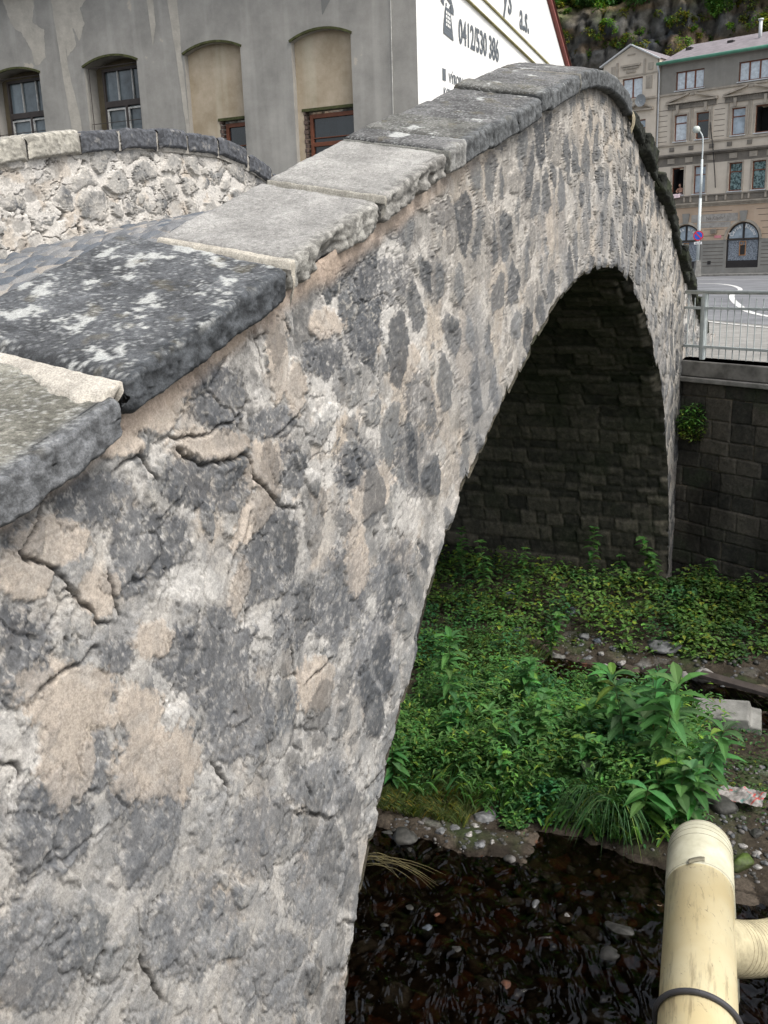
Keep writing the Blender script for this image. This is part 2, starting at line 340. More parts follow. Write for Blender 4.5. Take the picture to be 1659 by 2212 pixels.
WHITEB = [[5.52, 0.006, 4.319, -0.33, -0.055, -4.079], [5.558, -0.384, 5.858, -0.435, -0.313, -4.418], [4.685, -0.724, 5.359, -0.537, -0.902, -6.506], [3.054, -1.056, 6.727, -0.997, -2.247, -8.367], [3.052, -1.915, 6.224, -0.9, -3.536, -7.542], [2.676, -1.52, 12.673, -1.996, -7.026, -17.011], [3.361, -1.376, 4.795, -0.66, -3.649, -11.395], [4.592, -1.122, 4.714, -0.479, -2.661, -12.72], [5.915, -0.409, 5.292, -0.335, -0.396, -5.596], [2.272, -1.513, 7.697, -1.305, -4.249, -9.266], [4.116, -2.693, 2.481, -2.831, -6.025, -8.109], [5.214, -2.187, 3.13, -1.677, -1.954, -4.462], [6.323, -1.934, 4.446, -0.215, -1.275, -4.75], [3.844, -1.826, 5.79, -0.704, -3.784, -10.003], [3.62, -0.247, 14.276, -1.92, -1.75, -24.72], [5.686, -1.603, 3.798, -0.258, -1.547, -6.301]]
CR = [[(2.557, -0.74), (2.531, -0.828), (2.388, -0.953), (2.424, -0.998), (2.53, -1.042), (2.631, -1.161), (2.687, -1.283), (2.743, -1.347), (2.807, -1.365)], [(3.275, -0.696), (3.52, -0.725), (3.781, -0.697), (3.887, -0.636)], [(3.316, -0.744), (3.373, -0.805), (3.501, -0.862), (3.836, -0.885), (3.894, -1.011), (4.097, -1.188), (4.275, -1.256)], [(2.817, -1.163), (2.827, -1.234), (2.878, -1.36)], [(4.068, -2.938), (4.466, -3.206)], [(4.466, -3.206), (4.418, -3.277)], [(2.75, -2.896), (2.79, -3.009), (2.871, -3.208)], [(2.181, -1.671), (2.249, -1.711), (2.252, -1.759)], [(4.283, -0.271), (4.319, -0.354)], [(4.512, -3.948), (4.705, -4.102)], [(2.376, -1.487), (2.508, -1.469), (2.69, -1.428)], [(4.266, -2.246), (4.591, -2.224)], [(3.841, -1.173), (3.745, -1.288), (3.631, -1.416)], [(2.928, -0.756), (3.072, -0.737), (3.158, -0.862)], [(3.368, -2.255), (3.476, -2.46), (3.421, -2.581)], [(5.271, -3.261), (4.925, -3.246)], [(4.138, -0.836), (4.329, -0.772)]]

def blobs(S, Z, L, soft=.22, seed=0):
    out = np.zeros(S.shape); fx = fbm(S, Z, 0, 3.2, 5, .6, seed=seed+1)
    fy = fbm(S, Z, 0, 13, 4, .6, seed=seed+2); fh = fbm(S, Z, 0, 42, 4, .7, seed=seed+3)
    for (s0, z0, a, b_, c_, d_) in L:
        ds = S-s0; dz = Z-z0; r = np.sqrt((a*ds+b_*dz)**2+(c_*ds+d_*dz)**2)
        out = np.maximum(out, ss(1+soft, 1-soft, r+.6*fx+.55*fy+.35*fh))
    return out

# ---- arch curve (s,z) on the south face
ARC = np.array([(4.30, -6.6), (4.36, -5.6), (4.48, -4.75), (4.68, -4.15), (4.93, -3.72), (5.24, -3.25), (5.62, -2.82), (5.9, -2.48), (6.2, -2.16), (6.5, -1.88), (6.84, -1.62), (7.24, -1.40), (7.81, -1.08), (8.46, -.78), (9.1, -.52), (9.8, -.31), (10.6, -.18), (11.45, -.15), (12.1, -.24), (12.6, -.4), (13.2, -.66), (13.7, -.95), (14.3, -1.36), (14.8, -1.78), (15.2, -2.2), (15.5, -2.6), (15.86, -3.33), (16.12, -4.1), (16.3, -4.9), (16.4, -5.6), (16.42, -6.6)])
def resample(P, n, w=None):
    d = np.concatenate([[0], np.cumsum(np.hypot(*np.diff(P, axis=0).T))]); t = np.linspace(0, d[-1], n) if w is None else w*d[-1]
    # Catmull-Rom through the points
    out = np.empty((len(t), 2)); k = np.clip(np.searchsorted(d, t, side='right')-1, 0, len(P)-2); u = ((t-d[k])/(d[k+1]-d[k]))[:, None]
    p0 = P[np.maximum(k-1, 0)]; p1 = P[k]; p2 = P[k+1]; p3 = P[np.minimum(k+2, len(P)-1)]
    return .5*((2*p1)+(-p0+p2)*u+(2*p0-5*p1+4*p2-p3)*u**2+(-p0+3*p1-3*p2+p3)*u**3)
NA = 880
_u = np.linspace(0, 1, NA); _c = np.concatenate([[0], np.cumsum((.16+np.linspace(0, 1, 1999))**1.15)]); _c /= _c[-1]; wa = np.interp(_u, np.linspace(0, 1, 2000), _c); wa = .75*wa+.25*_u; arc = resample(ARC, NA, wa)
arcL = np.concatenate([[0], np.cumsum(np.hypot(*np.diff(arc, axis=0).T))])
tang = np.gradient(arc, axis=0); tang /= np.linalg.norm(tang, axis=1)[:, None]; nrm = np.stack([-tang[:, 1], tang[:, 0]], 1)   # outward (into masonry)
# ragged voussoirs: each block end sits a little proud or shy, with nicks at the joints
vl = np.cumsum(np.random.default_rng(5).uniform(.16, .42, 120)); vk = np.searchsorted(vl, arcL)
rj = np.random.default_rng(6).normal(0, .022, 130)[vk]
nick = np.min(np.abs(arcL[:, None]-vl[None, :]), axis=1)
jag = rj*(1+.8*ss(8, 14, arcL))+.04*np.exp(-(nick/.02)**2)+.02*fbm(arcL, 0, 0, 4, 5, .65, seed=31)+.012*fbm(arcL, 0, 0, 18, 4, .6, seed=32)
arcj = arc+nrm*jag[:, None]

# ---- south spandrel: columns run from the coping down to the base or the arch
def seg(a, b, n): return np.linspace(a, b, n, endpoint=False)
left_s = np.concatenate([seg(-.6, 1.9, 130), seg(1.9, 4.30, 380)])
top_left = np.concatenate([seg(-.6, 1.9, 130), seg(1.9, 3.3, 380)])
ks = [0, .08, .16, .30, .45, .62, .78, .9, 1]
asv = np.interp(np.linspace(0, 1, NA), [0, 1], [0, 1])
a_top = np.interp(arcL/arcL[-1], [0, .09, .16, .22, .3, .45, .6, .72, .84, 1], [3.3, 4.05, 4.75, 5.5, 6.8, 10.1, 13.0, 15.1, 16.1, 16.5])
right_b = np.linspace(16.44, 16.86, 14)
bs = np.concatenate([left_s, arcj[:, 0], right_b]); bz = np.concatenate([np.full(len(left_s), -6.6), arcj[:, 1], np.full(14, -6.6)])
tsx = np.concatenate([top_left, a_top, np.linspace(16.51, 16.86, 14)]); tz = topz(tsx)-CT+.02
NV = 470
vv = (1-np.cos(np.linspace(0, 1, NV)*math.pi/2*.75))/(1-math.cos(math.pi/2*.75)); vv = .35*vv+.65*np.linspace(0, 1, NV)
bs0 = np.concatenate([left_s, arc[:, 0], right_b]); bz0 = np.concatenate([np.full(len(left_s), -6.6), arc[:, 1], np.full(14, -6.6)])
S = tsx[None, :]+(bs0-tsx)[None, :]*vv[:, None]; Z = tz[None, :]+(bz0-tz)[None, :]*vv[:, None]
_w = ss(.16, 0, np.hypot(S-bs0[None, :], Z-bz0[None, :])); S = S+(bs-bs0)[None, :]*_w; Z = Z+(bz-bz0)[None, :]*_w
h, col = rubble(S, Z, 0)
_nr = ss(6, 4, S)*ss(-.2, -1.2, Z); _lift = mixc(col3((.30, .30, .295)), col3((.47, .45, .415)), ss(-.2, .2, fbm(S, Z, 0, 4.5, 5, .65, seed=660))); col = mixc(col, _lift, _nr*.72*ss(-.24, .06, fbm(S, Z, 0, 2.4, 5, .65, seed=661)))
bc_ = blobs(S, Z, CREAMB, .10, 600); bw_ = blobs(S, Z, WHITEB, .14, 610); bd_ = blobs(S, Z, DARKB, .12, 620); nxB = fbm(S, Z, 0, 80, 3, .7, seed=634)
nfB = fbm(S, Z, 0, 17, 5, .65, seed=631); nmB = fbm(S, Z, 0, 5, 4, .6, seed=632); nhB = fbm(S, Z, 0, 45, 4, .65, seed=633)
lowb = ss(-1.2, -3.6, Z)
whc = mixc(col3((.44, .43, .41)), col3((.60, .585, .55)), ss(-.3, .3, nfB)); col = mixc(col, whc*(1-.25*lowb[..., None]), bw_*.8)
crc = mixc(col3((.40, .35, .295)), col3((.52, .455, .385)), ss(-.3, .3, nmB)); crc = mixc(crc, crc*.62, ss(.08, .3, nhB*.7+nfB*.5)*.55); crc = mixc(crc, crc*.55+col3((.1, .1, .1)), ss(.05, .3, nfB+nmB*.4)*.5)
col = mixc(col, crc*(1-.2*lowb[..., None]), bc_*(.62+.35*ss(-.25, .2, nmB+nfB*.5))); h = h*(1-.75*bc_)+.010*bc_+.004*nmB*bc_
h += .006*np.exp(-((bc_-.3)/.2)**2)*(nmB > 0)
dkc = mixc(col3((.055, .061, .071)), col3((.165, .17, .175)), ss(-.35, .35, nmB+.5*nfB)); dkc = mixc(dkc, dkc*1.6, ss(.02, .25, nxB*.5+nhB*.6)*.7); dkc = mixc(dkc, dkc*.5, ss(.08, .3, -nxB*.4-nhB*.6)*.6); dkc = mixc(dkc, mixc(col3((.27, .265, .255)), col3((.46, .44, .41)), ss(-.2, .2, nmB)), ss(.10, .18, nhB*.5+nfB*.8+nxB*.1)*.85)
dkc = mixc(dkc, dkc*.75+col3((.085, .09, .095)), lowb)
bd_ = bd_*(1-.5*ss(.0, .2, nfB*.7+nhB*.3-.02)); col = mixc(col, dkc, bd_*(.85-.2*lowb)*(1-bc_*.6)); h = h+bd_*(.004+.008*nfB+.006*nhB)-.012*np.exp(-((bd_-.35)/.25)**2)
_wx = S+.05*fbm(S, Z, 0, 3, 3, seed=651)+.02*fbm(S, Z, 0, 14, 4, .6, seed=652); _wz = Z+.06*fbm(S, Z, 0, 3, 3, seed=653)+.03*fbm(S, Z, 0, 12, 4, .6, seed=654)
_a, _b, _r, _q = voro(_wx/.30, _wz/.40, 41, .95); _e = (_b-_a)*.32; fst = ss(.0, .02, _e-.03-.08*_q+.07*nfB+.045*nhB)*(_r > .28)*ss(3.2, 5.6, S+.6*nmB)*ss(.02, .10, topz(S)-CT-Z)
fdk = mixc(col3((.05, .056, .064)), col3((.16, .165, .165)), np.clip(_q+nfB*.8, 0, 1)); fdk = mixc(fdk, col3((.30, .29, .27)), ss(.14, .24, nfB*.8+nhB*.4)*.7)
fmo = mixc(col3((.30, .275, .24)), col3((.47, .43, .37)), ss(-.25, .25, nmB+.5*nfB)); col = mixc(col, fmo, ss(5, 7, S)*.45); col = mixc(col, fdk, fst*.85)
_rm = np.exp(-((fst-.4)/.3)**2)*(nmB > -.1); col = col*(1-.3*_rm[..., None]); h = h+fst*(.012*(_r-.3)+.008*nfB)-.008*_rm*(S > 4.6)  # stone edges outlined dark, crease shade painted into the colour
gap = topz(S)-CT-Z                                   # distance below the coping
bed = ss(.17, .05, gap+.05*fbm(S, Z, 0, 4, 3, seed=41))*ss(8, 5, S)
cm = mixc(col3((.36, .29, .23)), col3((.46, .37, .30)), ss(-.3, .3, fbm(S, Z, 0, 9, 3, seed=42)))
col = mixc(col, cm, bed*.95); h = h*(1-.6*bed)+.012*bed
rb_ = np.exp(-((bd_-.35)/.22)**2)*ss(-.15, .15, nmB); col = col*(1-.4*rb_[..., None]); rc_ = np.exp(-((bc_-.3)/.2)**2)*ss(0, .2, -nmB+nfB); col = col*(1-.4*rc_[..., None]); h -= .008*rc_  # patch edges darkened too, painted shade along their creases
soot = ss(.16, .0, gap)*ss(8, 11, S); col = col*(1-.35*soot[..., None])  # wall colour darker just below the coping, crown and far half only
# voussoir ring reads as narrow radial stones
da = np.full(S.shape, 9.0); 
_aa = np.arctan2(arc[:, 1]+5.95, arc[:, 0]-10.6); _ar = np.hypot(arc[:, 1]+5.95, arc[:, 0]-10.6)
ring = ss(.48, .30, np.hypot(Z+5.95, S-10.6)-np.interp(np.arctan2(Z+5.95, S-10.6), _aa[::-1], _ar[::-1]))*ss(5.5, 7, S)
ang = np.arctan2(Z+5.95, S-10.6); vn = fbm(ang*26, ang*0, 0, 1, 2, seed=44)
ring *= (Z > -3.6)
col = mixc(col, col*.35+col3((.16, .165, .17))*.75, ring*ss(-.25, .25, vn)*.75)
h += ring*.008*np.clip(vn*2, -1, 1)
# arrises crumble at the arch edge
edge = np.clip((vv[:, None]-.0), 0, 1); dist_edge = np.hypot(S-bs[None, :], Z-bz[None, :])
h -= ss(.05, 0, dist_edge)*.025
# a few large features of this face: overlapping mortar flakes and a long open crack beside the coping
def seg_dist(px, pz, pts):
    d = np.full(px.shape, 9.)
    for (x0, z0), (x1, z1) in zip(pts[:-1], pts[1:]):
        t = np.clip(((px-x0)*(x1-x0)+(pz-z0)*(z1-z0))/((x1-x0)**2+(z1-z0)**2), 0, 1); d = np.minimum(d, np.hypot(px-x0-t*(x1-x0), pz-z0-t*(z1-z0)))
    return d
wS = S+.03*fbm(S, Z, 0, 9, 3, seed=45)+.012*fbm(S, Z, 0, 30, 2, seed=46); wZ = Z+.03*fbm(S, Z, 0, 9, 3, seed=47)+.012*fbm(S, Z, 0, 30, 2, seed=48)
for _l in CR:
    dd_ = seg_dist(wS, wZ, _l); near_ = 1-ss(.004, .011, dd_)
    h = h-.034*near_; col = mixc(col, col3((.025, .022, .02)), near_*.8)
    h = h+.012*np.exp(-((dd_-.03)/.02)**2)*(wZ > 0*wZ+np.interp(wS, [_l[0][0], _l[-1][0]], [_l[0][1], _l[-1][1]]))
h = h*.78
P0 = np.stack([S, 2.6-h, Z], -1)
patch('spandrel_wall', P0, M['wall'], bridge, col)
# wing of the same face beyond the corner of the river wall
s2 = np.linspace(16.86, 21, 140); v2 = np.linspace(0, 1, 90)
S2 = np.repeat(s2[None], 90, 0); zt = topz(S2)-CT+.02; Z2 = zt+(-2.1-zt)*v2[:, None]
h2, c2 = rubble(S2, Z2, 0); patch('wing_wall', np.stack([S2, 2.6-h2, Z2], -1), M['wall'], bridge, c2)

# ---- underside of the arch, and the abutment faces
nb = np.concatenate([[2.6, 2.605], np.linspace(2.62, 9.4, 330)])
A_L = np.repeat(arcL[None], len(nb), 0); Nn = np.repeat(nb[:, None], NA, 1)
rr = np.random.default_rng(9); hs = rr.uniform(.14, .34, 110)
e, r1, r2 = bricks(Nn+.05*fbm(A_L, Nn, 0, 3, 3, seed=51), A_L+.04*fbm(A_L, Nn, 0, 2.5, 3, seed=52), hs, .42, 3)
nf = fbm(A_L, Nn, 0, 9, 5, .6, seed=53); nh = fbm(A_L, Nn*.6, 0, 30, 3, .6, seed=54)
hb = ss(0, .03, e+.012*nf)*.03+(r1-.5)*.05+.018*nf+.01*nh
dead = ss(2.6, 2.75, Nn); hb = hb*dead+(1-dead)*0
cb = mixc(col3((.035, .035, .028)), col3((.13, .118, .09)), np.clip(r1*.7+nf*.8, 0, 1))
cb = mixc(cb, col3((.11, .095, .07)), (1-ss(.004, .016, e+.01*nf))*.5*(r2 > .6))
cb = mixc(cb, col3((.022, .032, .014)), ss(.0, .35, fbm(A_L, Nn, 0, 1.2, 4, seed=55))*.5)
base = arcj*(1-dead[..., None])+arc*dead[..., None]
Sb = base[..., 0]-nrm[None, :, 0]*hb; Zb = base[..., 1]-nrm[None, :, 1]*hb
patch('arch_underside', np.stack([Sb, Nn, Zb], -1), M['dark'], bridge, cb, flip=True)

# ---- north face seen from inside only matters as a body: plain parapet backs, end caps
def coping(name, s0, s1, base_col, dz=0, dn=0, seed=0, rough=.02, lichen=.0, front=None, n0=2.5, n1=3.3, rise=.14, ct=CT, end=.035, ns=None, broken=0, under=None, moss=0, label=None, px=None):
    """one coping stone following the hump; n0..n1 width"""
    ns = ns or max(26, int((s1-s0)/.012)); ns = min(ns, 150)
    ds = .004
    sv = np.concatenate([s0+end*(1-np.cos(np.linspace(0, 1, 7)*math.pi/2))[:-1]*1.0, np.linspace(s0+end, s1-end, ns), (s1-end*(1-np.cos(np.linspace(0, 1, 7)*math.pi/2)))[:-1][::-1]])
    # cross-section around: front bottom -> front top -> back top -> back bottom
    rad = .035; pr = []
    for t in np.linspace(0, 1, 16): pr.append((n0, -ct+rad*.6+(ct-rad*1.6)*t))
    for t in np.linspace(0, 1, 7)[1:-1]: pr.append((n0+rad-rad*math.cos(t*math.pi/2), -rad+rad*math.sin(t*math.pi/2)))
    for t in np.linspace(0, 1, 80): pr.append((n0+rad+(n1-n0-2*rad)*t, rise*t))
    for t in np.linspace(0, 1, 5)[1:]: pr.append((n1-rad+rad*math.sin(t*math.pi/2), rise-rad+rad*math.cos(t*math.pi/2)))
    pr += [(n1, rise-ct)]; pr += [(n0+.5, rise*.6-ct), (n0+.25, -ct+rise*.3)]
    for t in np.linspace(0, 1, 8): pr.append((n0+.16*(1-t)+.02*t, -ct+.004))
    pr = np.array(pr); K = len(pr)
    Sg = np.repeat(sv[:, None], K, 1); Ng = np.repeat(pr[None, :, 0], len(sv), 0); Zr = np.repeat(pr[None, :, 1], len(sv), 0)
    t = np.clip(np.minimum(sv-s0, s1-sv)/end, 0, 1); k = np.sqrt(np.clip(1-(1-t)**2, 0, 1))*end*1.0
    ins = (end-k)[:, None]                              # round the ends
    cz = -ct/2+rise*.5; cn = (n0+n1)/2
    dirn = np.sign(Ng-cn)*np.minimum(1, np.abs(Ng-cn)/.2); dirz = np.sign(Zr-(-ct/2+rise*(Ng-n0)/(n1-n0)))
    Ng = Ng-dirn*ins*(np.abs(Ng-cn) > (n1-n0)/2-.06); Zr = Zr-dirz*ins*.9
    Zg = topz(Sg)+Zr+dz; Ng = Ng+dn
    f1 = fbm(Sg, Ng, Zg, 3, 4, .55, seed=seed); f2 = fbm(Sg, Ng, Zg, 14, 5, .65, seed=seed+1); f3 = fbm(Sg, Ng, Zg, 45, 4, .65, seed=seed+2); f4 = fbm(Sg, Ng, Zg, 95, 2, .7, seed=seed+3)
    dd = rough*(f1*1.2+f2*.55+f3*.28)
    isf = (Ng < n0+dn+.05)
    pitm = ss(.22, .5, f2)*.5
    Zg = Zg+dd*np.where(isf, .4, .8)*np.sign(dirz)-(~isf)*pitm*.01*(dirz > 0)
    Ng = Ng-np.where(isf, dd*1.5, 0)
    if broken:
        tt = ss(-ct, 0, Zr); bite = broken*(.4+1.3*ss(.0, .22, fbm(Sg, Zr*.6, 0, 2.4, 5, .6, seed=seed+5))+.6*fbm(Sg, Zr*2, 0, 9, 4, .6, seed=seed+6))*np.where(isf | (Zr < -ct+.03), 1, 0)
        Ng = Ng+bite*(1.15-tt); Zg = Zg+bite*.35*(1-tt)*isf
    Sg = Sg+rough*.5*f2*(np.abs(Sg-(s0+s1)/2) > (s1-s0)/2-end*1.5)
    bc = col3(base_col)
    va = .45 if bc.mean() < .22 else .2
    c = mixc(bc*(1-va*.9), bc*(1+va), ss(-.4, .4, f2*.6+.6*f1+.3*f3))
    c = mixc(c, bc*.35, ss(.12, .42, f3)*(.55 if va > .3 else .3))
    big_ = fbm(Sg, Ng, 0, 1.6, 3, seed=seed+14); c = c*(1+.35*np.clip(big_*2, -1, 1))[..., None]; c = mixc(c, c*.55, ss(.06, 0, np.minimum(Sg-s0, s1-Sg)+.03*f1)*.6)
    c = mixc(c, bc*2.2, ss(.1, .3, f4)*(.35 if va > .3 else .15)); c = mixc(c, bc*.3, ss(.1, .3, -f4*.7-f3*.4)*(.6 if va > .3 else .35))
    if front is not None:
        t_f = ss(n0+dn+.10, n0+dn+.01, Ng+.03*f2+.02*f1); c = mixc(c, mixc(col3(front)*.6, col3(front)*1.6, ss(-.3, .3, f2+.3*f3)), t_f)
    if lichen:
        l1 = fbm(Sg, Ng, 0, 4.6, 3, .5, seed=seed+7); l2 = fbm(Sg, Ng, 0, 12, 4, .6, seed=seed+8)
        top = ss(-.05, .02, Zr)
        L = ss(.27-lichen*.1, .31-lichen*.1, .5*l1+.42*l2+.12*f3+.15*ss(.3, .6, l1))
        c = mixc(c, col3((.42, .43, .41)), L*top*.9)
        sp = ss(.16, .24, f4*.75+.35*l1+.2*f3); c = mixc(c, col3((.36, .37, .36)), sp*top*.5)
        och = ss(.2, .33, fbm(Sg, Ng, 0, 6, 4, .6, seed=seed+9)); c = mixc(c, col3((.13, .105, .045)), och*top*.25)
    if moss:
        mo = ss(-.1, .25, fbm(Sg, Ng, Zg, 4, 3, seed=seed+11)); c = mixc(c, col3((.035, .045, .018)), mo*moss)
    G = np.stack([Sg, Ng, Zg], -1); nr = len(sv)
    V = G.reshape(-1, 3); F = grid_faces(nr, K, closed=True)[:, ::-1]
    # end caps as fans of quads to a centre line
    V2 = [V]; C2 = [c.reshape(-1, 3)]; Fs = [F]
    for r, fl in ((0, False), (nr-1, True)):
        cen = G[r].mean(0); inner = cen+(G[r]-cen)*np.array([1, .82, .55]); i0 = sum(len(v) for v in V2)
        V2.append(inner); C2.append(c[r]*.8); V2.append(cen[None]); C2.append(c[r].mean(0)[None]*.8)
        a = np.arange(K); b = (a+1) % K
        q = np.stack([r*K+a, r*K+b, i0+b, i0+a], 1); a2 = np.arange(0, K, 2); tq = np.stack([i0+a2, i0+a2+1, i0+(a2+2) % K, np.full(K//2, i0+K)], 1)
        if fl: q = q[:, ::-1]; tq = tq[:, ::-1]
        Fs.append(q); Fs.append(tq)
    V = np.concatenate(V2); F = np.concatenate(Fs)
    o = np_mesh(name, V, F, M['stone'], bridge, np.concatenate(C2))
    if label: o['label'] = label
    return o
DK = (.085, .09, .095); LG = (.265, .26, .245); MD = (.15, .15, .145)
coping('coping_stone', -.5, 1.40, (.2, .2, .17), seed=60, front=(.10, .105, .105), lichen=.2)
coping('coping_stone', 1.46, 2.87, (.20, .195, .165), dz=-.035, dn=-.03, seed=61, front=(.11, .115, .12), lichen=.15, ct=.175, n1=3.5, rise=.19, label='olive grey coping stone with darker rounded front')
coping('coping_stone', 2.93, 4.17, (.095, .1, .105), dz=.0, seed=62, front=(.055, .06, .065), lichen=1.7, rough=.024, ct=.17, end=.06, n1=3.5, rise=.19, label='dark pitted coping stone with white lichen patches')
coping('coping_stone', 4.235, 5.27, LG, dz=.0, dn=.03, seed=63, front=(.24, .235, .215), rough=.02, broken=.045, lichen=.0, ct=.18, label='pale grey coping stone with a broken front edge')
coping('coping_stone', 5.30, 6.28, (.285, .28, .262), dz=.015, dn=0, seed=64, front=(.20, .195, .18), rough=.018, broken=.05, ct=.17, label='pale grey coping stone, flat and worn')
js = [6.32, 6.62, 7.19, 7.78, 8.40, 8.71, 9.6, 10.4, 11.1, 11.95]
for i in range(len(js)-1):
    coping('coping_stone', js[i]+.008, js[i+1]-.008, (.108+.03*(i % 3 == 1), .108+.03*(i % 3 == 1), .106+.02*(i % 3 == 1)), dz=[.03, .03, .01, 0, .03, .0, .01, 0, 0][i], seed=70+i, front=(.085, .09, .092) if i else (.2, .2, .19), lichen=.7 if i < 3 else .45, rough=.016, ct=.17, end=.02)
s = 12.25; i = 0; r5 = np.random.default_rng(21)
while s < 19.2:
    L = r5.uniform(.34, .62)
    coping('coping_stone', s, s+L, (.045, .048, .04), dz=r5.uniform(-.04, .05), dn=r5.uniform(-.05, .05), seed=90+i, front=(.022, .024, .02), rough=.035, ct=.2+r5.uniform(-.02, .04), end=.04, moss=.5, lichen=.1, ns=26)
    s += L+r5.uniform(.012, .05); i += 1

# ---- mortar bedding between and under the stones (one irregular pale strip per joint)
def mortar_joint(sc, w, spread, seed, dz=.0, col0=(.50, .45, .36), n0=2.47, thick=.2, n1=3.28, rim=.012):
    a = np.linspace(0, 1, 90); b = np.linspace(-1, 1, 15)
    nn = n0+(n1-n0)*a; wL = w*(.6+.6*np.abs(fbm(nn, 0, 0, 4, 4, seed=seed)))+spread*np.clip(1.3*fbm(nn, 3, 0, 2.2, 5, .62, seed=seed+1)+.5, .08, 1)
    wR = w*(.6+.6*np.abs(fbm(nn, 5, 0, 4, 4, seed=seed+2)))
    Sg = sc+np.where(b[:, None] < 0, b[:, None]*wL[None], b[:, None]*wR[None]); Ng = np.repeat(nn[None], 15, 0)
    f = fbm(Sg, Ng, 0, 12, 4, .6, seed=seed+3)
    Zg = topz(Sg)+.14*(Ng-2.5)/.8+dz+.006+.012*(1-np.abs(b[:, None])**2)+.008*f-.03*(np.abs(b[:, None]) > .95)
    # the front face of the fill turns down over the edge
    k = 10; dn = np.linspace(0, 1, k)
    top = np.stack([Sg, Ng, Zg], -1)
    fr = np.repeat(top[:, :1], k, 1).copy(); fr[..., 2] -= dn[None, ::-1]*thick; fr[..., 1] += .015*(fbm(fr[..., 0], fr[..., 2], 0, 14, 4, seed=seed+4))-.02*(np.sin(dn[None, ::-1]*math.pi)*.2)+.03*dn[None, ::-1]**2
    fr[..., 0] = sc+(fr[..., 0]-sc)*(1-.75*dn[None, ::-1]**.5)
    G = np.concatenate([fr[:, :-1], top], 1)
    c = mixc(col3(col0)*.8, col3(col0)*1.15, ss(-.4, .4, fbm(G[..., 0], G[..., 1], G[..., 2], 9, 5, .6, seed=seed+5)))
    patch('joint_mortar', G, M['stone'], bridge, c)
mortar_joint(2.90, .035, .13, 200, dz=-.032, n1=3.46, n0=2.52, thick=.05, col0=(.45, .42, .365))
mortar_joint(4.20, .03, .012, 210, dz=-.008, col0=(.44, .41, .35), thick=.17, n0=2.49)
mortar_joint(5.285, .012, .003, 220, dz=-.004, col0=(.38, .36, .31), thick=.08, n0=2.5)
mortar_joint(9.6, .010, .0, 230, dz=-.012, col0=(.26, .25, .22), thick=.16, n0=2.495)
mortar_joint(6.3, .010, .003, 235, dz=.0, thick=.1, n0=2.5, col0=(.2, .2, .18))
mortar_joint(12.1, .14, .06, 240, dz=-.10, thick=.16, n0=2.52, col0=(.33, .29, .2))

# ---- hearting between south coping and deck: back face of the near parapet, and the body of the bridge
def deckz(s, n=5.5): return topz(s)-1.13+.10*np.cos((n-6.0)/2.7*math.pi/2)
sv = np.linspace(-.5, 20, 200); G = np.stack([np.stack([sv, np.full(200, 3.22), topz(sv)-.06], -1), np.stack([sv, np.full(200, 3.24), topz(sv)-.6], -1), np.stack([sv, np.full(200, 3.26), deckz(sv, 3.3)-.1], -1)])
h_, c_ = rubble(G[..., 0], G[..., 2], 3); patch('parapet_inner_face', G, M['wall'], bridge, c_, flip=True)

# ---- north parapet (its inner face looks at the camera)
NF = 8.75
NT = [(2, -.6), (5, .6), (8.3, 1.34), (8.65, 1.42), (9.6, 1.58), (10.86, 1.74), (11.74, 1.77), (12.73, 1.77), (13.5, 1.64), (14.1, 1.46), (15, .9), (17, -.4), (19.5, -1.2)]
ntz = lambda s: np.interp(s, [p[0] for p in NT], [p[1] for p in NT])
def nbz(s): return np.interp(s, [2, 6, 8.38, 10.66, 12, 14, 19.5], [-1.5, -.4, .14, .52, .62, .35, -1.7])
sv = np.concatenate([seg(2, 7.6, 60), seg(7.6, 14.6, 520), np.linspace(14.6, 19.5, 40)]); v = np.linspace(0, 1, 170)
zt = ntz(sv)[None]-.02; zb = nbz(sv)[None]-.12; Z3 = zt+(zb-zt)*v[:, None]; S3 = np.repeat(sv[None], 170, 0)
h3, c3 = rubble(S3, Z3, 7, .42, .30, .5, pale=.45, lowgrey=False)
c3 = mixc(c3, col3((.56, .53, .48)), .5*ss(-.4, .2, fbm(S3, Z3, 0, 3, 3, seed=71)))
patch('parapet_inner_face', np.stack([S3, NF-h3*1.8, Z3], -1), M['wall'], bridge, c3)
sv = np.linspace(2, 19.5, 60); ab = np.interp(sv, arc[:, 0], arc[:, 1], left=-7, right=-7)
G = np.stack([np.stack([sv, 0*sv+NF+.06, ntz(sv)-.3], -1), np.stack([sv, 0*sv+NF+.06, ntz(sv)], -1), np.stack([sv, 0*sv+9.4, ntz(sv)], -1), np.stack([sv, 0*sv+9.4, (ntz(sv)+ab)/2], -1), np.stack([sv, 0*sv+9.4, ab], -1)])
patch('outer_face', G, plain('north_face_stone', (.25, .24, .22), .9), bridge)
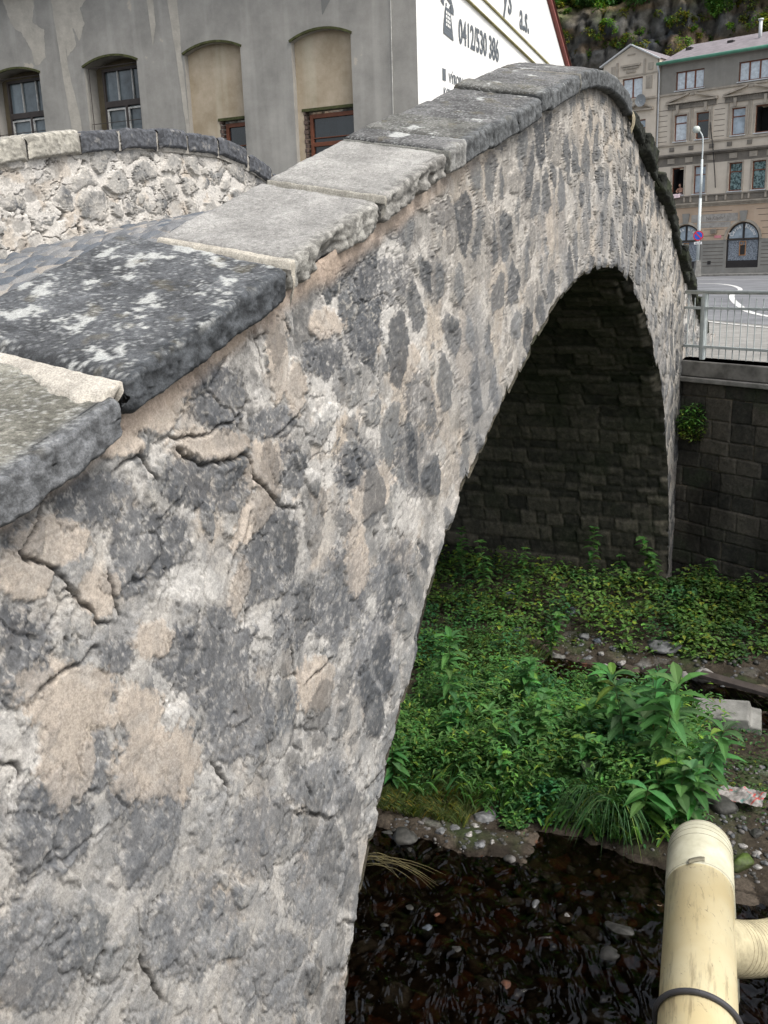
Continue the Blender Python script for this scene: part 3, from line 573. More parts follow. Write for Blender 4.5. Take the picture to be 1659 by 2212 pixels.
def block_coping(s0, s1, colr, seed, hgt=.24, nf=-.09, tex=.03, dz=0):
    nu, K = 30, 0
    sv = np.linspace(s0, s1, nu); pr = [(NF-.02, -hgt)]+[(NF+nf, -hgt+.02+(hgt-.05)*t) for t in np.linspace(0, 1, 12)]+[(NF+nf+.03+.5*t, 0.0) for t in np.linspace(0, 1, 12)]+[(NF+.5, -hgt)]
    pr = np.array(pr); Sg = np.repeat(sv[:, None], len(pr), 1); Ng = np.repeat(pr[None, :, 0], nu, 0); Zg = ntz(Sg)+.06+dz+np.repeat(pr[None, :, 1], nu, 0)
    f = fbm(Sg, Ng, Zg, 6, 4, .6, seed=seed); f2 = fbm(Sg, Ng, Zg, 25, 4, .6, seed=seed+1)
    ed = np.minimum(Sg-s0, s1-Sg); Zg = Zg+tex*f-ss(.07, 0, ed)*.03; Ng = Ng+tex*f2*.8+ss(.06, 0, ed)*.04
    c = mixc(col3(colr)*.55, col3(colr)*1.35, ss(-.35, .35, f2+f*.5)); c = mixc(c, col3((.34, .33, .31)), ss(.2, .4, fbm(Sg, Ng, Zg, 9, 4, .6, seed=seed+2))*.6)
    G = np.stack([Sg, Ng, Zg], -1); F = grid_faces(nu, len(pr), closed=True)[:, ::-1]
    V = G.reshape(-1, 3); o = np_mesh('coping_stone', V, F, M['stone'], bridge, c.reshape(-1, 3))
r6 = np.random.default_rng(8); s = 4.0; k = 0
while s < 17.5:
    light = s < 9.2; L = r6.uniform(.75, 1.1) if light else r6.uniform(.62, .92)
    block_coping(s, s+L-(.03 if light else r6.uniform(.03, .10)), (.36, .345, .30) if light else (.085, .09, .10), 300+k*4, hgt=.27 if light else .25, dz=.0 if light else r6.uniform(-.03, .03)); s += L; k += 1

sv = np.linspace(9.0, 17, 300); G = np.stack([np.stack([sv, 0*sv+NF-.03+.03*fbm(sv, q*3, 0, 6, 4, seed=77), ntz(sv)-.22+q*.24], -1) for q in np.linspace(0, 1, 12)])
patch('joint_mortar', G, M['wall'], bridge, mixc(col3((.26, .245, .22)), col3((.42, .40, .36)), ss(-.3, .3, fbm(G[..., 0], G[..., 2], 0, 9, 4, seed=78))))
# ---- cobbled deck
sv = np.concatenate([seg(-3, 6.4, 120), seg(6.4, 10.5, 330), np.linspace(10.5, 21, 120)]); nv = np.concatenate([seg(3.2, 6.0, 60), np.linspace(6.0, 8.9, 260)])
Sd, Nd = np.meshgrid(sv, nv, indexing='ij'); fx = fbm(Sd, Nd, 0, 3, 2, seed=81); fy = fbm(Sd, Nd, 0, 3, 2, seed=82)
F1, F2, r1, r2 = voro((Sd+.06*fx)/.26, (Nd+.06*fy)/.20, 11, .7); e = (F2-F1)
b0 = deckz(Sd, Nd); bb = np.minimum(b0, nbz(Sd)+.02+.14*ss(8.8, 6.8, Nd)); Zd = bb+.075*np.sqrt(np.clip(e, 0, .6))+.01*fbm(Sd, Nd, 0, 12, 3, seed=83)
cc = mixc(col3((.10, .115, .135)), col3((.24, .24, .235)), np.clip(r1, 0, 1)**1.5); cc = mixc(cc, col3((.33, .30, .26)), ss(.16, .05, e)); cc = mixc(cc, col3((.34, .31, .27)), (r2 > .95)*.7)
patch('cobbled_deck', np.stack([Sd, Nd, Zd], -1), M['stone'], bridge, cc)
# ================================================================== ground, stream, banks (function of bridge coordinates s,n)
def isl(s, n):      # island outline: 1 inside
    w = .35*fbm(s, n, 0, .7, 3, seed=301)
    a = ss(8.55, 9.3, s+w+.25*ss(3.6, 5, n)*-1)*ss(12.6, 11.7, s+w*.7)
    join = ss(3.6, 4.4, n+.4*w)*ss(8.9, 9.3, s+w)
    return np.maximum(a, join)
def gz(s, n):
    s = np.asarray(s, float); n = np.asarray(n, float)
    b = -6.14+.05*fbm(s, n, 0, .9, 3, seed=302)
    i = isl(s, n); top = -5.82+.10*fbm(s, n, 0, .6, 3, seed=303)
    far = ss(13.1, 14.2, s+.4*fbm(s, n, 0, .8, 3, seed=304))
    ft = -5.86+.34*ss(13.6, 16.4, s)+.08*fbm(s, n, 0, .9, 3, seed=305)
    bar = ss(8.05, 8.5, s+.5*fbm(s, n, 0, 1.1, 3, seed=308))*ss(2.3, 2.8, n)*ss(9.2, 8.9, s)+ss(8.1, 8.8, s+.4*fbm(s, n, 0, 1.1, 3, seed=309))*ss(1.5, 1.0, n)*ss(12.2, 11.2, s)
    z = b+(top-b)*i; z = np.maximum(z, b+(ft-b)*far); z = np.maximum(z, b+.19*bar)
    return z+.03*fbm(s, n, 0, 3, 4, .6, seed=306)+.016*fbm(s, n, 0, 9, 4, .6, seed=307)
def bedcol(S, Nn, Zz):
    f = fbm(S, Nn, 0, 6, 4, .6, seed=311); F1, F2, r1, r2 = voro((S+.09*f)/.19, (Nn+.09*f)/.23, 21)
    st_ = ss(.04, .22, F2-F1)
    c = mixc(col3((.025, .02, .015)), col3((.11, .09, .07)), r1**2); c = mixc(c, col3((.16, .06, .03)), (r2 > .72)*.6*(Zz < -6.03)); c = mixc(c, col3((.2, .2, .19)), (r2 < .08)*.8)
    c = mixc(col3((.02, .015, .01)), c, st_)
    dry = ss(-6.0, -5.92, Zz); soil = mixc(col3((.03, .024, .016)), col3((.06, .05, .035)), ss(-.3, .3, f))
    moss = mixc(soil, col3((.035, .055, .018)), ss(-.05, .25, fbm(S, Nn, 0, 1.6, 4, seed=312)))
    return mixc(c, mixc(c, moss, .75), dry), (F2-F1)
sv = np.concatenate([seg(-2, 4, 40), seg(4, 17.2, 640), np.linspace(17.2, 22, 20)]); nv = np.concatenate([seg(-12, -1.5, 50), seg(-1.5, 6.5, 420), np.linspace(6.5, 16, 90)])
Sg, Ng = np.meshgrid(sv, nv, indexing='ij'); Zg = gz(Sg, Ng); cg, ed = bedcol(Sg, Ng, Zg)
Zg = Zg+.05*np.sqrt(np.clip(ed, 0, .5))*(1-.6*ss(-6.0, -5.9, Zg))
Xw = Sg*ct-Ng*st; Yw = Sg*st+Ng*ct
tag(patch('stream_bed', np.stack([Xw, Yw, Zg], -1), M['ground'], None, cg, flip=True), kind='structure')
# water
m, nt, p = mat_new('stream_water'); out = nt.nodes['Material Output']
tr = N(nt, 'BsdfTransparent'); tr.inputs[0].default_value = (.27, .24, .20, 1); gl = N(nt, 'BsdfGlossy'); gl.inputs['Roughness'].default_value = .04
gl.inputs[0].default_value = (1, 1, 1, 1)
fr = N(nt, 'Fresnel'); fr.inputs[0].default_value = 1.33; mx = N(nt, 'MixShader')
for a in (fr, gl): pass
tc = N(nt, 'TexCoord'); mp = N(nt, 'Mapping'); mp.inputs['Rotation'].default_value = (0, 0, -BR); mp.inputs['Scale'].default_value = (1, .55, 1)
n1 = N(nt, 'TexNoise'); n1.inputs['Scale'].default_value = 5; n1.inputs['Detail'].default_value = 1.5; n1.inputs['Distortion'].default_value = 1.2
n2 = N(nt, 'TexNoise'); n2.inputs['Scale'].default_value = .9; n2.inputs['Detail'].default_value = 2
nt.links.new(tc.outputs['Object'], mp.inputs[0]); nt.links.new(mp.outputs[0], n1.inputs[0]); nt.links.new(tc.outputs['Object'], n2.inputs[0])
bp = N(nt, 'Bump'); bp.inputs['Distance'].default_value = .12; bp.inputs['Strength'].default_value = .8
nt.links.new(n1.outputs[0], bp.inputs['Height'])
for q in (fr, gl): nt.links.new(bp.outputs[0], q.inputs['Normal'])
nt.links.new(fr.outputs[0], mx.inputs[0]); nt.links.new(tr.outputs[0], mx.inputs[1]); nt.links.new(gl.outputs[0], mx.inputs[2]); nt.links.new(mx.outputs[0], out.inputs[0])
M['water'] = m
sv = np.linspace(2.5, 15.2, 330); nv = np.concatenate([seg(-12, -1.5, 60), np.linspace(-1.5, 8, 260)])
Sg, Ng = np.meshgrid(sv, nv, indexing='ij')
rip = ss(8.3, 6.6, Sg)*ss(-4, 0, Ng)
Zg = WATER+.004*fbm(Sg, Ng, 0, 5, 3, seed=320)+rip*(.045*fbm(Sg*1.3, Ng*.7, 0, 3.0, 4, .6, seed=321)+.022*fbm(Sg, Ng*.55, 0, 9, 4, .65, seed=322))
tag(patch('water', np.stack([Sg*ct-Ng*st, Sg*st+Ng*ct, Zg], -1), M['water'], None, flip=True), kind='structure')

# ---------------------------------------------------------------- rocks
def rock_mesh(name, seed, r=(1, .8, .6), sub=3, rough=.18, ang=.5, colr=(.14, .14, .14), n=26):
    import bmesh
    bm = bmesh.new(); bmesh.ops.create_icosphere(bm, subdivisions=sub, radius=1); V = np.array([v.co[:] for v in bm.verts]); F = np.array([[v.index for v in f.verts] for f in bm.faces]); bm.free()
    R = np.random.default_rng(seed)
    for k in range(14):                                 # flat facets
        d = R.normal(size=3); d /= np.linalg.norm(d); lim = .55+.25*R.random(); q = V@d; V = V-np.where(q > lim, (q-lim)*ang, 0)[:, None]*d
    f = fbm(V[:, 0], V[:, 1], V[:, 2], 1.2, 3, seed=seed); f2 = fbm(V[:, 0], V[:, 1], V[:, 2], 5, 4, seed=seed+1)
    V = V*(1+rough*f+.05*f2)[:, None]*np.array(r)
    c = mixc(col3(colr)*.55, col3(colr)*1.4, ss(-.35, .35, f2)); c = mixc(c, col3(colr)*1.9, ss(.2, .4, fbm(V[:, 0]*3, V[:, 1]*3, V[:, 2]*3, 4, 3, seed=seed+2))*.5)
    return V, F, c
ROCKS_A = [(8.94,3.26,.32,'g','pale grey river boulder with a white bloom at the edge of the weeds'),(8.35,3.94,.33,'d','wide dark wet boulder at the foot of the bridge pier'),(8.14,3.8,.17,'d',None),(8.14,3.62,.12,'g',None),(8.55,3.3,.11,'p',None),(8.43,3.14,.12,'g',None),(8.64,3.23,.1,'g',None),(8.61,3.49,.12,'g',None),(8.32,3.53,.09,'g',None),(8.75,3.31,.1,'p',None),(8.51,3.03,.09,'p',None),(8.67,3.09,.11,'d',None),(8.69,2.91,.09,'r','small reddish brown pebble right of the grey pebble bank'),(8.88,3.6,.12,'g',None),(8.49,3.6,.12,'g',None),(7.8,2.36,.18,'g','upright grey stone standing in the running water'),(7.88,2.12,.14,'b','dark blue grey stone beside the pale pointed stone in the stream'),(7.77,2.03,.17,'p','pale pointed stone standing out of the stream'),(8.19,2.25,.11,'b',None),(8.33,2.39,.1,'g',None),(7.09,3.17,.17,'b','broad blue grey stone in the water near the pier'),(7.75,1.54,.27,'d','large dark slab of rock awash left of the pipe'),(7.4,1.54,.26,'d','dark rock awash nearest the pipe, below the larger slab'),(8.27,1.29,.17,'t','tan squared stone touching the left side of the pipe'),(8.08,1.69,.08,'b',None),(8.59,1.34,.11,'g',None),(8.57,1.93,.11,'t','tan pebble under the drooping grass'),(8.53,2.2,.11,'g',None),(8.46,1.86,.08,'b',None),(9.03,.61,.27,'m','mossy green boulder right of the pipe'),(9.26,.63,.1,'p',None),(9.2,.49,.09,'p',None),(9.04,.47,.09,'p',None),(9.09,.4,.1,'g',None),(9.86,.94,.34,'d','dark brown boulder behind the top of the pipe'),(10.14,.67,.1,'g',None),(9.5,.53,.15,'d',None),(7.3,3.13,.15,'r','rusty red stone under shallow water beside the blue grey stone'),(7.94,2.97,.13,'r',None),(8.01,2.6,.13,'r',None),(7.34,3.43,.18,'d',None),(6.97,3.52,.17,'d',None),(6.95,2.81,.19,'d',None),(6.69,2.24,.2,'r',None),(7.32,2.03,.14,'d',None),(7.2,2.06,.14,'d',None),(8.36,4.17,.15,'d',None),(8.28,2.98,.14,'d',None),(8.33,1.62,.11,'g',None)]
ROCKS_B = [(13.97,3.5,.12,'g'),(13.69,3.3,.16,'g'),(14.09,3.27,.15,'b'),(13.36,3.2,.12,'g'),(13.29,3.08,.12,'g'),(13.72,2.82,.18,'p'),(13.52,2.77,.12,'r'),(13.82,3.15,.12,'p'),(12.74,3.31,.19,'t'),(12.73,3.49,.11,'p'),(13.59,1.86,.18,'p'),(14.01,1.75,.1,'g'),(13.94,2.99,.12,'g'),(13.62,3.03,.1,'p'),(14.17,3.48,.17,'g'),(13.46,3.39,.1,'g'),(13.35,2.5,.2,'d'),(13.3,2.39,.16,'d'),(13.98,4.55,.21,'b'),(15.16,5.07,.28,'b'),(14.92,3.89,.22,'b'),(12.56,3.58,.15,'d')]
RC = dict(g=(.15, .155, .16), d=(.05, .05, .045), p=(.30, .29, .275), r=(.17, .075, .045), b=(.10, .12, .145), t=(.24, .18, .12), m=(.05, .065, .02))
def rock(s, n, size, kind, label, group=None, i=0, flat=.6, name='river_rock', lift=0, asp=.85):
    R = np.random.default_rng(900+i); V, F, c = rock_mesh(name, 900+i, (size*.56, size*.56*asp*R.uniform(.75, 1.1), size*.5*flat), 3, .28, .85, colr=np.array(RC[kind])*(.6 if s < 8.25 else .8))
    a = R.uniform(0, 6.28); ca, sa = math.cos(a), math.sin(a); V = V@np.array([[ca, sa, 0], [-sa, ca, 0], [0, 0, 1]])
    if kind == 'm': c = mixc(c, col3((.06, .10, .015)), ss(0, .3, V[:, 2]/size))
    o = np_mesh(name, V, F, M['rock'], None, c); x, y = bw(s, n); z = float(gz(s, n)); z = max(z, WATER-.05 if size > .1 else z)
    o.location = (x, y, z+size*.5*flat*.2+lift); return tag(o, label, 'rock' if size > .13 else 'pebble', group)
KW = dict(g='grey', d='dark wet', p='pale', r='reddish brown', b='blue grey', t='tan', m='mossy')
for i, (s, n, z, k, lb) in enumerate(ROCKS_A):
    where = 'in the stream below the pier' if s < 8.2 else ('among the pebbles right of the pipe' if n < 1 else ('on the pebble bank in front of the weeds' if n > 2.5 else 'at the water edge left of the pipe'))
    rock(s, n, z*1.05, k, lb or '%s %s %s' % (KW[k], 'stone' if z > .13 else 'pebble', where), None if lb else 'loose stones at the near edge of the stream', i)
for i, (s, n, z, k) in enumerate(ROCKS_B):
    rock(s, n, z*1.1, k, '%s stone %s' % (KW[k], 'on the pebble patch beyond the inner channel' if n < 4 else 'against the foot of the far abutment'), 'loose stones on the far bank', 60+i)
rock(13.6, 1.6, .42, 'p', 'large pale angular rock at the far edge of the inner channel', None, 95, .75)
rock(14.15, 2.25, .62, 'g', 'flat grey slab of rock in front of the far ground cover', None, 96, .25)
# gravel nobody could count
def scatter_rocks(name, pts, sizes, cols, label):
    Vs, Fs, Cs = [], [], []; o = 0; protos = [rock_mesh('g', 700+k, (1, .8, .6), 1) for k in range(8)]
    for (x, y, z), r, cc in zip(pts, sizes, cols):
        V, F, c = protos[rng.integers(8)]; a = rng.uniform(0, 6.28); ca, sa = math.cos(a), math.sin(a)
        V = (V@np.array([[ca, sa, 0], [-sa, ca, 0], [0, 0, 1]]))*r+np.array([x, y, z]); Vs.append(V); Fs.append(F+o); Cs.append(np.clip(c/.14*np.array(cc), 0, .6)); o += len(V)
    ob = np_mesh(name, np.concatenate(Vs), np.concatenate(Fs), M['rock'], None, np.concatenate(Cs)); return tag(ob, label, 'gravel', kind='stuff')
P_, S_, K_ = [], [], []
for (s0, s1, n0, n1, cnt, a, b) in [(8.2, 9.1, 2.7, 4.2, 520, .015, .045), (8.2, 9.0, 1.0, 2.7, 260, .012, .04), (8.8, 10.9, -.6, 1.1, 800, .015, .05), (12.9, 14.2, 1.6, 3.9, 420, .02, .05), (5.5, 8.4, -1, 4.4, 900, .025, .085), (11.8, 13.3, 0, 3.8, 250, .03, .08), (13.2, 14.6, -2, 1.8, 260, .03, .07)]:
    for k in range(cnt):
        s = rng.uniform(s0, s1); n = rng.uniform(n0, n1); r = rng.uniform(a, b); x, y = bw(s, n); r = a+(b-a)*rng.random()**3; P_.append((x, y, float(gz(s, n))+r*.3)); S_.append(r)
        kk = rng.random(); wet = s < 8.3 or 11.8 < s < 13.2
        K_.append((.13, .05, .025) if kk < .12 and wet else ((.05, .045, .04) if wet else [(.085, .09, .095), (.06, .058, .052), (.045, .045, .04), (.12, .115, .11)][rng.integers(4)]))
scatter_rocks('river_gravel', P_, S_, K_, 'small loose gravel and cobbles along the stream')
# dressed stone block, plank, litter, dead grass
def world_quad(name, m_, s, n, z, rz, label, cat, mat, bevel=.012):
    x, y = bw(s, n); o = m_.build(name, mat, None, bevel); o.location = (x, y, z); o.rotation_euler = rz; return tag(o, label, cat)
M['block'] = plain('block_stone', (.21, .21, .195), .85, .3, 5, .5)
mb = MB(); mb.prism([(-.42, -.2), (.42, -.2), (.42, .06), (.30, .08), (.28, .17), (-.42, .17)], -.24, .24)
world_quad('stone_block', mb, 12.05, 1.12, -5.83, (math.radians(6), math.radians(-4), math.radians(-22)), 'pale dressed stone block with a stepped edge lying in the inner channel', 'stone block', M['block'], .02)
mb = MB(); mb.box(-1.1, 1.1, -.09, .09, -.03, .03)
world_quad('wooden_plank', mb, 13.1, .55, -5.86, (0, math.radians(3), math.radians(-38)), 'dark wet plank lying along the foot of the river wall', 'plank', plain('wet_wood', (.06, .05, .045), .6, .3, 9), .006)
a, b = np.meshgrid(np.linspace(-.24, .24, 46), np.linspace(-.13, .13, 26), indexing='ij')
fz = .05*fbm(a, b, 0, 9, 3, seed=402)+.04*np.abs(fbm(a, b, 0, 5, 3, seed=403)); wob = .05*fbm(a, b, 2, 5, 2, seed=404)
lc = mixc(col3((.27, .25, .24)), col3((.42, .07, .06)), (np.abs(fbm(a, b, 0, 7, 2, seed=405)) < .05)*1.0); lc = mixc(lc, col3((.08, .22, .2)), (np.abs(fbm(a, b, 0, 6, 2, seed=406)) < .03)*.8)
o = patch('plastic_wrapper', np.stack([a+wob, b+wob, fz+.03], -1), M['rock'], None, lc); x, y = bw(10.0, .72); o.location = (x, y, float(gz(10.0, .72))+.1); o.rotation_euler = (.15, -.1, -.7)
tag(o, 'crumpled white and red plastic wrapper on the gravel above the pipe', 'litter')
# ---------------------------------------------------------------- leaves
LEAF = {}
def leaf_shape(kind):
    """unit leaf along +x in xy plane, slight fold: verts, faces"""
    if kind == 'lance': pr = [(0, 0), (.2, .10), (.45, .15), (.72, .10), (1, 0)]
    elif kind == 'oval': pr = [(0, 0), (.15, .16), (.42, .27), (.75, .18), (1, 0)]
    elif kind == 'blade': pr = [(0, .012), (.3, .022), (.6, .018), (.85, .01), (1, 0)]
    elif kind == 'tri': pr = [(0, 0), (.12, .3), (.4, .34), (.75, .15), (1, 0)]
    return pr
def leaves(kind, L, P, D, U, bend, cols):
    """vectorised: P base, D direction, U up hint, L length, bend droop; returns V,F,C"""
    pr = leaf_shape(kind); n = len(P); k = len(pr)
    D = D/np.linalg.norm(D, axis=1)[:, None]; Sd = np.cross(D, U); Sd /= np.maximum(np.linalg.norm(Sd, axis=1), 1e-6)[:, None]; Un = np.cross(Sd, D)
    V = np.zeros((n, k*3, 3)); 
    for i, (a, w) in enumerate(pr):
        c = P+D*(L*a)[:, None]-np.array([0, 0, 1.])*(L*bend*a*a)[:, None]
        up_ = Un*(L*w*.35)[:, None]
        V[:, i*3] = c-Sd*(L*w)[:, None]+up_; V[:, i*3+1] = c; V[:, i*3+2] = c+Sd*(L*w)[:, None]+up_
    f = []
    for i in range(k-1):
        f += [(i*3, i*3+1, i*3+4, i*3+3), (i*3+1, i*3+2, i*3+5, i*3+4)]
    f = np.array(f); F = (f[None]+(np.arange(n)*k*3)[:, None, None]).reshape(-1, 4)
    Cc = np.repeat(cols[:, None], k*3, 1); Cc = Cc.copy(); Cc[:, 1::3] *= 1.25
    return V.reshape(-1, 3), F, Cc.reshape(-1, 3)
class Leaves:
    def __init__(s): s.V = []; s.F = []; s.C = []; s.o = 0
    def add(s, kind, L, P, D, U, bend, cols):
        L = np.broadcast_to(L, (len(P),)); bend = np.broadcast_to(bend, (len(P),)); U = np.broadcast_to(U, P.shape)
        V, F, c = leaves(kind, L, P, D, U, bend, cols); s.V.append(V); s.F.append(F+s.o); s.C.append(c); s.o += len(V)
    def build(s, name, parent=None): return np_mesh(name, np.concatenate(s.V), np.concatenate(s.F), M['leaf'], parent, np.concatenate(s.C), smooth=False)
def gcols(n, base, var=.3, yellow=.12):
    c = np.array(base)[None]*(1+var*rng.normal(size=(n, 1))).clip(.35, 2); c = c*(1+.1*rng.normal(size=(n, 3))); y = rng.random(n) < yellow
    c[y] = c[y]*np.array([2.0, 1.35, .8]); return np.clip(c, .004, .5)
def tall_weed(s, n, H, label, seed, leafL=.2, whorl=4, base=(.045, .115, .03), lean=.12, kind='lance', step=.085, bend=.35, grp='tall broad-leaved weeds on the island', z=None, name='tall_weed', stems=1, cat='plant'):
    R = np.random.default_rng(seed); x, y = bw(s, n); z = float(gz(s, n)) if z is None else z
    t = thing(name, label, cat, (x, y, z), 0, grp); sm = MB(); lv = Leaves(); P, D, L = [], [], []
    for q in range(stems):
        ax, ay = R.normal(0, lean, 2); bx, by = (R.normal(0, .12, 2) if q else (0, 0)); h_ = H*(1 if q == 0 else R.uniform(.6, .95))
        pth = [(bx+ax*(u*u)*h_, by+ay*(u*u)*h_, u*h_) for u in np.linspace(0, 1, 9)]; sm.tube(pth, [.009*(1-.7*u) for u in np.linspace(0, 1, 9)], 5)
        hh = h_*.22; k = 0
        while hh < h_:
            u = hh/h_; c0 = np.array([bx+ax*u*u*h_, by+ay*u*u*h_, hh]); nw = whorl if hh < h_*.93 else whorl+2
            ll = leafL*(.55+.6*math.sin(min(1, u*1.05)*math.pi*.75)); ph = R.uniform(0, 6.28)
            for w in range(nw):
                an = ph+2*math.pi*w/nw+R.normal(0, .2); el = R.uniform(.1, .5)+(.35 if u > .9 else 0)
                P.append(c0); D.append((math.cos(an)*math.cos(el), math.sin(an)*math.cos(el), math.sin(el))); L.append(ll*R.uniform(.75, 1.15))
            hh += step*R.uniform(.7, 1.3); k += 1
    P = np.array(P); D = np.array(D); L = np.array(L)
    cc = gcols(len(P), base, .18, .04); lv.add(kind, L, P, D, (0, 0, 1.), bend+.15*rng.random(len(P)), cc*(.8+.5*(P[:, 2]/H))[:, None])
    sm.build('stem', M['stem'], t); lv.build('leaves', t); return t
TW = [  # s, n, height, leaf, label
 (9.75, 1.55, 1.35, .26, 'tallest large-leaved weed at the right end of the island, rising over the inner channel'),
 (9.95, 1.95, 1.2, .24, 'tall large-leaved weed just left of the tallest one'),
 (10.4, 1.75, 1.05, .24, 'broad-leaved weed behind and between the two tallest weeds'),
 (9.2, 1.62, .55, .24, 'low weed with a rosette of broad leaves above the drooping grass'),
 (9.35, 1.15, .6, .22, 'low broad-leaved weed closest to the top of the pipe'),
 (9.9, 1.1, .95, .22, 'right-hand broad-leaved weed in front of the pale stone block'),
 (10.6, 4.35, 1.15, .24, 'tall weed with long drooping leaves next to the arch edge on the left'),
 (9.15, 4.45, .5, .2, 'low weed with a star of leaves touching the bridge pier'),
 (10.0, 4.0, .75, .12, 'bushy pale weed beside the pier'),
 (10.1, 2.9, .8, .13, 'slim weed standing in the middle of the island'),
 (10.8, 3.4, .9, .14, 'slim pale-tipped weed at the back of the island'),
 (9.6, 2.3, .75, .15, 'slim weed in front of the two tallest weeds'),
 (11.2, 2.6, .8, .13, 'thin weed at the back edge of the island above the channel'),
 (9.3, 3.2, .5, .11, 'small weed at the front of the island above the pale boulder')]
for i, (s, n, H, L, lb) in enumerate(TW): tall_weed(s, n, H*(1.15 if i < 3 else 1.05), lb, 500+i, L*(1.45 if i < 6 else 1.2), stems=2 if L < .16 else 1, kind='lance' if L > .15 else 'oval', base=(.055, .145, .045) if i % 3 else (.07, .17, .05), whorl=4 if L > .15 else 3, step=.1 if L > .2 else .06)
FW = [(15.9, 3.8, 1.0, .16, 'upright weed at the left against the far abutment'), (16.05, 2.8, .9, .18, 'broad-leaved weed high up against the right part of the abutment'), (15.6, 2.6, .8, .15, 'weed below the one high against the abutment'), (14.4, 5.2, 1.3, .14, 'spindly tall weed at the left side under the arch'), (14.6, 4.7, 1.2, .13, 'second spindly weed under the arch'), (13.6, 3.85, .75, .17, 'upright weed standing alone before the far bank stones'), (15.4, 6.0, 1.0, .16, 'leafy weed deepest under the arch'), (16.0, 3.3, .55, .15, 'short weed at the middle of the abutment foot'), (16.1, 1.9, .6, .15, 'weed in the corner of abutment and river wall')]
for i, (s, n, H, L, lb) in enumerate(FW): tall_weed(s, n, H, lb, 540+i, L, base=(.05, .12, .03), kind='oval', step=.08, whorl=3, grp='weeds on the far bank', stems=1)

for k in range(16):
    s = 9.25+1.9*((k*.618) % 1); n = 1.2+2.3*((k*.381+.1) % 1)
    tall_weed(s, n, .62+.35*((k*.27) % 1), 'medium broad-leaved weed among the bushes crowding the right part of the island', 580+k, .17+.06*((k*.43) % 1), base=[(.06, .15, .045), (.075, .175, .05), (.05, .125, .045)][k % 3], stems=2, whorl=3, step=.075, grp='medium weeds crowding the island', kind=['lance', 'oval'][k % 2])
def cover(name, label, regions, kind, base, Lr, hr, yellow=.1, seedf=0, dens_f=1.5, bend=.3, cat='undergrowth'):
    """ground cover as leaf clumps over the ground: regions (s0,s1,n0,n1,count)"""
    lv = Leaves()
    for (s0, s1, n0, n1, cnt) in regions:
        s = rng.uniform(s0, s1, cnt); n = rng.uniform(n0, n1, cnt); zz = gz(s, n); d = fbm(s, n, 0, dens_f, 3, seed=420+seedf)
        edge_ = np.minimum(np.minimum(s-s0, s1-s), np.minimum(n-n0, n1-n)); keep = (zz > WATER+.03) & (d+.2+rng.normal(0, .1, cnt) > -.1+.3*(edge_ < .25)); s, n, zz, d = s[keep], n[keep], zz[keep], d[keep]
        hmax = (hr[0]+(hr[1]-hr[0])*ss(-.3, .4, fbm(s, n, 0, 1.1, 3, seed=430+seedf)))*np.clip(edge_[keep]/.3, .25, 1)
        u = rng.random(len(s))**.7; x, y = bw(s, n); P = np.stack([x, y, zz+hmax*u], 1); P[:, :2] += rng.normal(0, .02, (len(s), 2))
        an = rng.uniform(0, 6.28, len(s)); el = rng.uniform(-.3, .7, len(s)); D = np.stack([np.cos(an)*np.cos(el), np.sin(an)*np.cos(el), np.sin(el)], 1)
        cl = fbm(s, n, 0, 2.2, 3, seed=440+seedf); cc = gcols(len(s), base, .25, yellow)*(1+.9*cl)[:, None]
        cc = mixc(cc, cc*np.array([.5, .75, 1.1]), ss(0, .35, fbm(s, n, 0, 1.3, 2, seed=450+seedf)))
        lv.add(kind, rng.uniform(*Lr, len(s)), P, D, (0, 0, 1.), bend, cc)
    o = lv.build(name); return tag(o, label, cat, kind='stuff')
cover('undergrowth', 'dense small-leaved green weeds covering the island', [(9.0, 12.1, 1.2, 5.2, 26000), (8.8, 10.2, 1.5, 3.1, 10000)], 'oval', (.075, .175, .045), (.035, .085), (.2, .72), .08)
cover('undergrowth', 'fine narrow-leaved weeds mixed through the island', [(9.0, 12.0, 1.0, 5.0, 12000)], 'lance', (.085, .185, .05), (.05, .12), (.3, .85), .1, 1)
cover('ground_cover', 'low yellowish green bramble cover on the far bank under the arch', [(13.9, 16.4, 1.2, 8.0, 9000), (14.0, 16.6, -2.5, 2.4, 9000)], 'tri', (.085, .16, .04), (.055, .105), (.14, .55), .16, 2)
cover('undergrowth', 'dark green weeds between island and far bank beside the pier', [(11.6, 14.4, 3.9, 8.0, 8000)], 'oval', (.065, .15, .04), (.05, .10), (.12, .5), .12, 3)
cover('undergrowth', 'sparse low weeds on the gravel right of the island', [(9.6, 12.0, -1.5, 1.2, 2400)], 'oval', (.05, .1, .03), (.03, .07), (.04, .16), .15, 4)
def grass(name, label, regions, base, Lr, bend, lean=.5, seedf=0, cat='grass', kind='stuff'):
    lv = Leaves()
    for (s0, s1, n0, n1, cnt) in regions:
        s = rng.uniform(s0, s1, cnt); n = rng.uniform(n0, n1, cnt); zz = gz(s, n); keep = zz > WATER-.02; s, n, zz = s[keep], n[keep], zz[keep]; x, y = bw(s, n)
        cl = fbm(s, n, 0, 3, 2, seed=460+seedf); an = cl*9+rng.normal(0, .7, len(s)); D = np.stack([np.cos(an)*lean, np.sin(an)*lean, np.ones(len(s))], 1)
        lv.add('blade', rng.uniform(*Lr, len(s)), np.stack([x, y, zz], 1), D, np.stack([np.sin(an), -np.cos(an), 0*an], 1)+.01, bend, gcols(len(s), base, .25, .15))
    o = lv.build(name); return tag(o, label, cat, kind=kind)
grass('grass', 'fine short dry grass at the front left of the island', [(8.65, 9.6, 3.4, 4.7, 6500)], (.09, .12, .04), (.12, .30), .35)
grass('grass', 'dull green grass behind the island', [(12.0, 13.6, 3.6, 5.6, 6000)], (.06, .10, .03), (.12, .3), .35, seedf=1)
